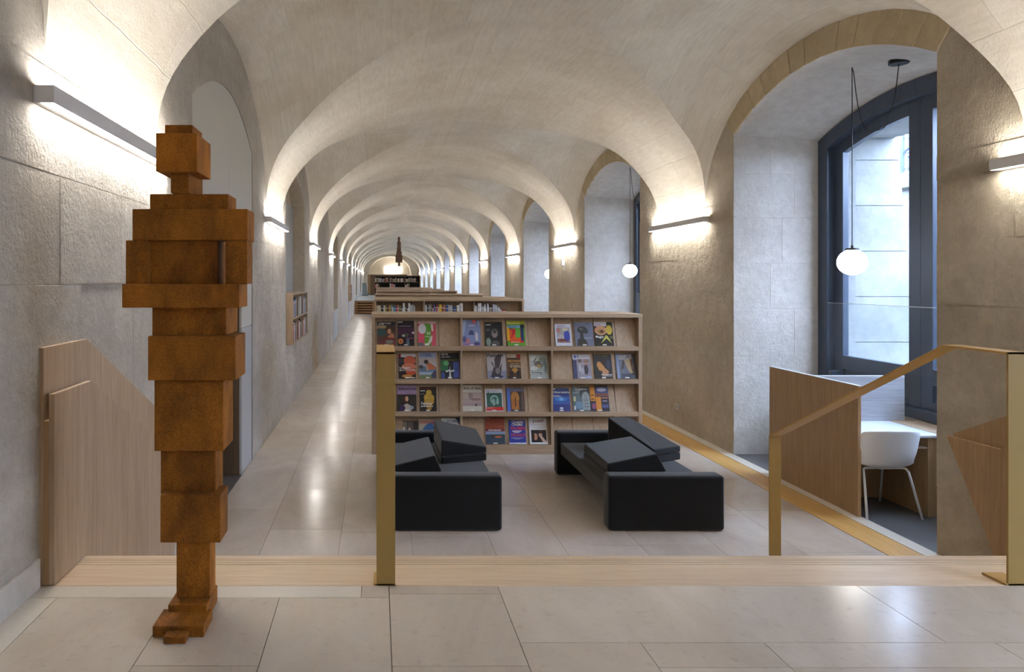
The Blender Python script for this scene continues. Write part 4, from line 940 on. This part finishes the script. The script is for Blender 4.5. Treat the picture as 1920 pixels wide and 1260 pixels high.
# ---------------------------------------------------------------- far end: slatted platform and tall case
pf = thing('slatted_platform', 'slatted wooden platform with a grey top at the far end of the aisle', 'platform', (-1.4, 44, 0))
build('deck', MB().box(-1.42, 4.0, 44.6, 73.4, .80, .86), M['greytop'], parent=pf)
build('post', MB().box(-1.46, -1.32, 44, 44.2, 0, .84), M['orangewood'], parent=pf)
build('post', MB().box(-.33, -.22, 44, 44.2, 0, .84), M['orangewood'], parent=pf)
for k in range(5): build('slat', MB().box(-1.40, -.26, 43.95+.0, 44.1, .06+.165*k, .15+.165*k), M['orangewood'], parent=pf)
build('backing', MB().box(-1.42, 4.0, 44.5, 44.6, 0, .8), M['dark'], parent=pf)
build('top_board', MB().box(-1.40, -.2, 43.95, 44.6, .80, .86), M['greytop'], parent=pf)
tb = thing('tall_bookcase', 'dark brown tall bookcase with sparse rows of books at the far end', 'bookcase', (1.7, 60, .86))
bx0, bx1 = -.28, 3.74
build('top_board', MB().box(bx0, bx1, 60, 60.4, 2.52, 2.58), M['far_wood'], parent=tb)
for a in (bx0, 1.02, 2.38, bx1-.05): build('upright', MB().box(a, a+.05, 60, 60.4, .86, 2.52), M['far_wood'], parent=tb)
for z in (2.02, 1.50, .98): build('shelf_board', MB().box(bx0+.05, bx1-.05, 60.01, 60.4, z-.05, z), M['far_wood'], parent=tb)
build('back_panel', MB().box(bx0+.05, bx1-.05, 60.34, 60.4, .86, 2.52), M['dark'], parent=tb)
build('header', MB().box(bx0-.35, 2.62, 60.45, 60.9, .86, 2.68), M['far_wood'], parent=tb)
rnd = random.Random(5)
for row, z in enumerate((2.02, 1.50)):
    for ci, (a, b) in enumerate(((bx0+.08, 1.0), (1.09, 2.36), (2.45, bx1-.25))):
        x = a; n_ = 0
        end = b if row == 0 else a+(b-a)*.4
        while x < end-.09:
            wd = rnd.uniform(.05, .10); h = rnd.uniform(.26, .42); c = rnd.choice('gBgBpgoBc'); n_ += 1
            put_book(C[c], wd*.9, .22, h, (x, 60.06, z+.001), 0, '%s book, %s from left, %s section, %s row of dark far bookcase' % (cname(C[c]), ORD[n_-1], cn[ci], 'upper' if row == 0 else 'lower'), 'books in the far tall bookcase')
            x += wd
sc = thing('wooden_screen', 'brown wooden partition at the left of the far end arch', 'partition', (-.8, 70, .86))
build('board', MB().box(-.9, -.36, 62, 62.1, .86, 2.7), M['oakw'], parent=sc)
build('foot_rail', MB().box(-.9, -.36, 61.95, 62.15, .86, .94), M['far_wood'], parent=sc)
gc = thing('grey_upright_board', 'grey upright board leaning by the left wall at the far end', 'board', (-1.2, 58, .86))
build('board', MB().hexa([(-1.30, 57.9, .86), (-.86, 57.9, .86), (-.86, 58.1, .86), (-1.30, 58.1, .86), (-1.30, 58.0, 1.95), (-.95, 58.0, 1.95), (-.95, 58.15, 1.95), (-1.30, 58.15, 1.95)]), M['greytop'], parent=gc)
build('foot', MB().box(-1.34, -.8, 57.8, 58.2, .86, .90), M['black'], parent=gc)

# ---------------------------------------------------------------- sofas and cushions
def sofa(x0, label):
    x1 = x0+.995; t = thing('sofa', label, 'sofa', (x0, 5.84, 0), 'low black felt sofas')
    def arm(y0, y1):
        # side profile with softly rounded top edges
        o = build('armrest', MB().box(x0, x1, y0, y1, .004, .475), M['felt'], parent=t, bevel=.028, segs=4)
        for p in o.data.polygons: p.use_smooth = True
        return o
    arm(5.84, 6.0); arm(7.52, 7.68)
    o = build('seat', MB().box(x0+.035, x1-.02, 6.0, 7.52, .235, .365), M['felt'], parent=t, bevel=.012, segs=3)
sofa(1.98, 'black felt sofa on the right, between the display and the brass handrail')
sofa(.073, 'black felt sofa on the left, partly behind the middle brass post')
def cushion(label, plan, ztop, zb=.367, split=.455, flare=.0, tp=None):
    cx = sum(p[0] for p in plan)/4; cy = sum(p[1] for p in plan)/4
    t = thing('cushion', label, 'cushion', (cx, cy, zb), 'wedge cushions on the sofas')
    def ring(k, z): return [(cx+(p[0]-cx)*k, cy+(p[1]-cy)*k, zz) for p, zz in zip(plan, z)]
    lo = ring(1.0, [zb]*4); mid = ring(1.0, [split-.004]*4); mid2 = ring(1.0, [split+.002]*4); top = ring(1-flare, ztop)
    if tp: top = [(p[0], p[1], z) for p, z in zip(tp, ztop)]
    for nm, A, B in (('base_pad', lo, mid), ('wedge_pad', mid2, top)):
        o = build(nm, MB().hexa(A+B), M['felt'], parent=t, bevel=.014, segs=3)
cushion('black wedge cushion at the front left of the right sofa', [(2.065, 6.13), (2.60, 6.13), (2.585, 6.80), (2.065, 6.86)], [.50, .585, .605, .515], split=.43, tp=[(2.072, 6.145), (2.53, 6.17), (2.52, 6.79), (2.072, 6.84)])
cushion('black wedge cushion turned askew at the back of the right sofa', [(2.69, 6.64), (3.02, 6.80), (2.74, 7.46), (2.44, 7.24)], [.50, .50, .665, .70], split=.44)
# the two cushions of the left sofa
cushion('black wedge cushion at the front of the left sofa, cut by the brass post', [(.03, 6.14), (.58, 6.14), (.56, 6.88), (.03, 6.88)], [.455, .565, .585, .47], split=.43, tp=[(.04, 6.15), (.52, 6.18), (.51, 6.86), (.04, 6.86)])
cushion('black wedge cushion standing tallest at the back of the left sofa', [(.62, 6.62), (1.08, 6.76), (1.06, 7.34), (.60, 7.30)], [.60, .50, .56, .67], split=.44)

# ---------------------------------------------------------------- study desk and chair
dk = thing('study_desk', 'oak study carrel desk with white top in the nearest window bay', 'desk', (4.4, 6.2, 0))
build('side_panel', MB().box(4.362, 4.392, 6.20, 7.60, .0045, 1.19), M['oakw'], parent=dk, bevel=.001, segs=1)
build('panel_edge', MB().box(4.362, 4.392, 6.1985, 7.60, 1.19, 1.196), M['white_top'], parent=dk)
build('back_panel', MB().box(4.392, 5.28, 6.84, 6.87, .0, 1.19), M['greywood'], parent=dk)
build('panel_edge', MB().box(4.392, 5.28, 6.838, 6.872, 1.19, 1.196), M['white_top'], parent=dk)
build('desktop', MB().box(4.394, 5.36, 6.19, 6.838, .722, .745), M['white_top'], parent=dk, bevel=.002, segs=1)
build('top_border', MB().box(5.12, 5.42, 6.22, 6.838, .745, .748), M['oak_x'], parent=dk)
build('leg_panel', MB().box(5.00, 5.03, 6.20, 6.80, 0, .722), M['oakw'], parent=dk, bevel=.001, segs=1)
build('front_panel', MB().box(5.03, 5.40, 6.22, 6.25, 0, .722), M['oakw'], parent=dk)
build('modesty_panel', MB().box(4.394, 5.0, 6.77, 6.80, 0, .722), M['oakw'], parent=dk)
build('tray', MB().box(4.394, 5.0, 6.21, 6.76, .62, .635), M['oak_x'], parent=dk)

CX, CY = 4.645, 6.385
ch = thing('chair', 'white moulded shell chair with tubular legs tucked under the study desk', 'chair', (CX, CY, 0))
def shell():
    prof = [(.21, .435), (.17, .452), (.08, .447), (-.02, .438), (-.12, .436), (-.19, .450), (-.235, .495), (-.255, .56), (-.268, .64), (-.280, .72), (-.290, .775), (-.294, .805)]
    half = [.19, .215, .228, .23, .232, .240, .250, .258, .266, .272, .272, .262]
    mb = MB(); nu = 12; n = len(prof)
    for i, ((y, z), w) in enumerate(zip(prof, half)):
        t = i/(n-1)
        for j in range(nu+1):
            u = -1+2*j/nu; e = abs(u)**3
            wrap = e*(.085 if t > .5 else .02)          # back wraps forward
            lift = e*(.05 if t < .45 else (.02 if t < .6 else -.0))
            if t > .9: lift -= e*.02
            mb.v.append((CX+w*u, CY+y+wrap, z+lift))
    for i in range(n-1):
        for j in range(nu):
            a = i*(nu+1)+j; mb.f.append((a, a+1, a+nu+2, a+nu+1)); mb.mi.append(0)
    o = build('seat_shell', mb, M['white'], parent=ch, smooth=True)
    s = o.modifiers.new('thick', 'SOLIDIFY'); s.thickness = .007; s.offset = 0
    o.modifiers.new('sub', 'SUBSURF').levels = 2; o.modifiers['sub'].render_levels = 2
shell()
build('seat_pad', MB().box(CX-.17, CX+.17, CY-.14, CY+.16, .452, .468), paint((52, 60, 92), .9), parent=ch, bevel=.007, segs=3)
for sx in (-1, 1):
    for (yb, yt) in ((-.255, -.13), (.265, .15)):
        pts = [(CX+sx*.248, CY+yb, .0), (CX+sx*.205, CY+yt-.02*(1 if yb < 0 else -1), .40), (CX+sx*.195, CY+yt, .424), (CX+sx*.17, CY+yt*.95, .431), (CX+sx*.04, CY+yt*.9, .431)]
        build('leg', MB().tube(pts, .0105, 10), M['white'], parent=ch, smooth=True)
build('under_frame', MB().box(CX-.06, CX+.06, CY-.14, CY+.16, .424, .434), M['white'], parent=ch)

# ---------------------------------------------------------------- small fittings
def on_vault(x): p = math.acos(min(1, abs(x-XC)/HW)); return SPR+RISE*math.sin(p)
sd = thing('smoke_detector', 'white round smoke detector on the vault at the top edge', 'detector', (1.42, 6.78, on_vault(1.42)))
zz = on_vault(1.42)
build('body', MB().cyl((1.42, 6.78, zz-.045), (1.42, 6.78, zz+.02), .05, .062, 24), M['white'], parent=sd, bevel=.004)
build('grille', MB().cyl((1.42, 6.78, zz-.055), (1.42, 6.78, zz-.045), .03, .034, 20), M['panelg'], parent=sd)
so = thing('wall_socket', 'small white wall socket low on the right pier', 'socket', (XR-.01, 9.99, .3))
build('plate', MB().box(XR-.020, XR-.008, 9.95, 10.03, .26, .34), M['white'], parent=so, bevel=.002)
build('socket_face', MB().cyl((XR-.022, 9.99, .30), (XR-.0195, 9.99, .30), .022, n=16), M['panelg'], parent=so)
for k, lab in ((2, 'small white sensor box on the second pier down the right wall'), (5, 'small white sensor box on a far right pier')):
    y = 3.89+D*k
    e = thing('sensor_box', lab, 'sensor', (XR-.05, y, 2.55), 'sensor boxes on the piers')
    build('casing', MB().box(XR-.08, XR-.008, y-.04, y+.04, 2.50, 2.66), M['white'], parent=e, bevel=.01)
    build('bracket', MB().box(XR-.03, XR-.008, y-.02, y+.02, 2.38, 2.50), M['alu'], parent=e)

nt_ = thing('wall_notice', 'small framed notice on the left wall below the third lamp', 'notice', (XL, 22.1, 2.3))
build('frame', MB().box(XL+.006, XL+.02, 21.95, 22.3, 2.28, 2.72), M['alu'], parent=nt_)
build('sheet', MB().box(XL+.02, XL+.022, 21.98, 22.27, 2.31, 2.69), M['white'], parent=nt_)
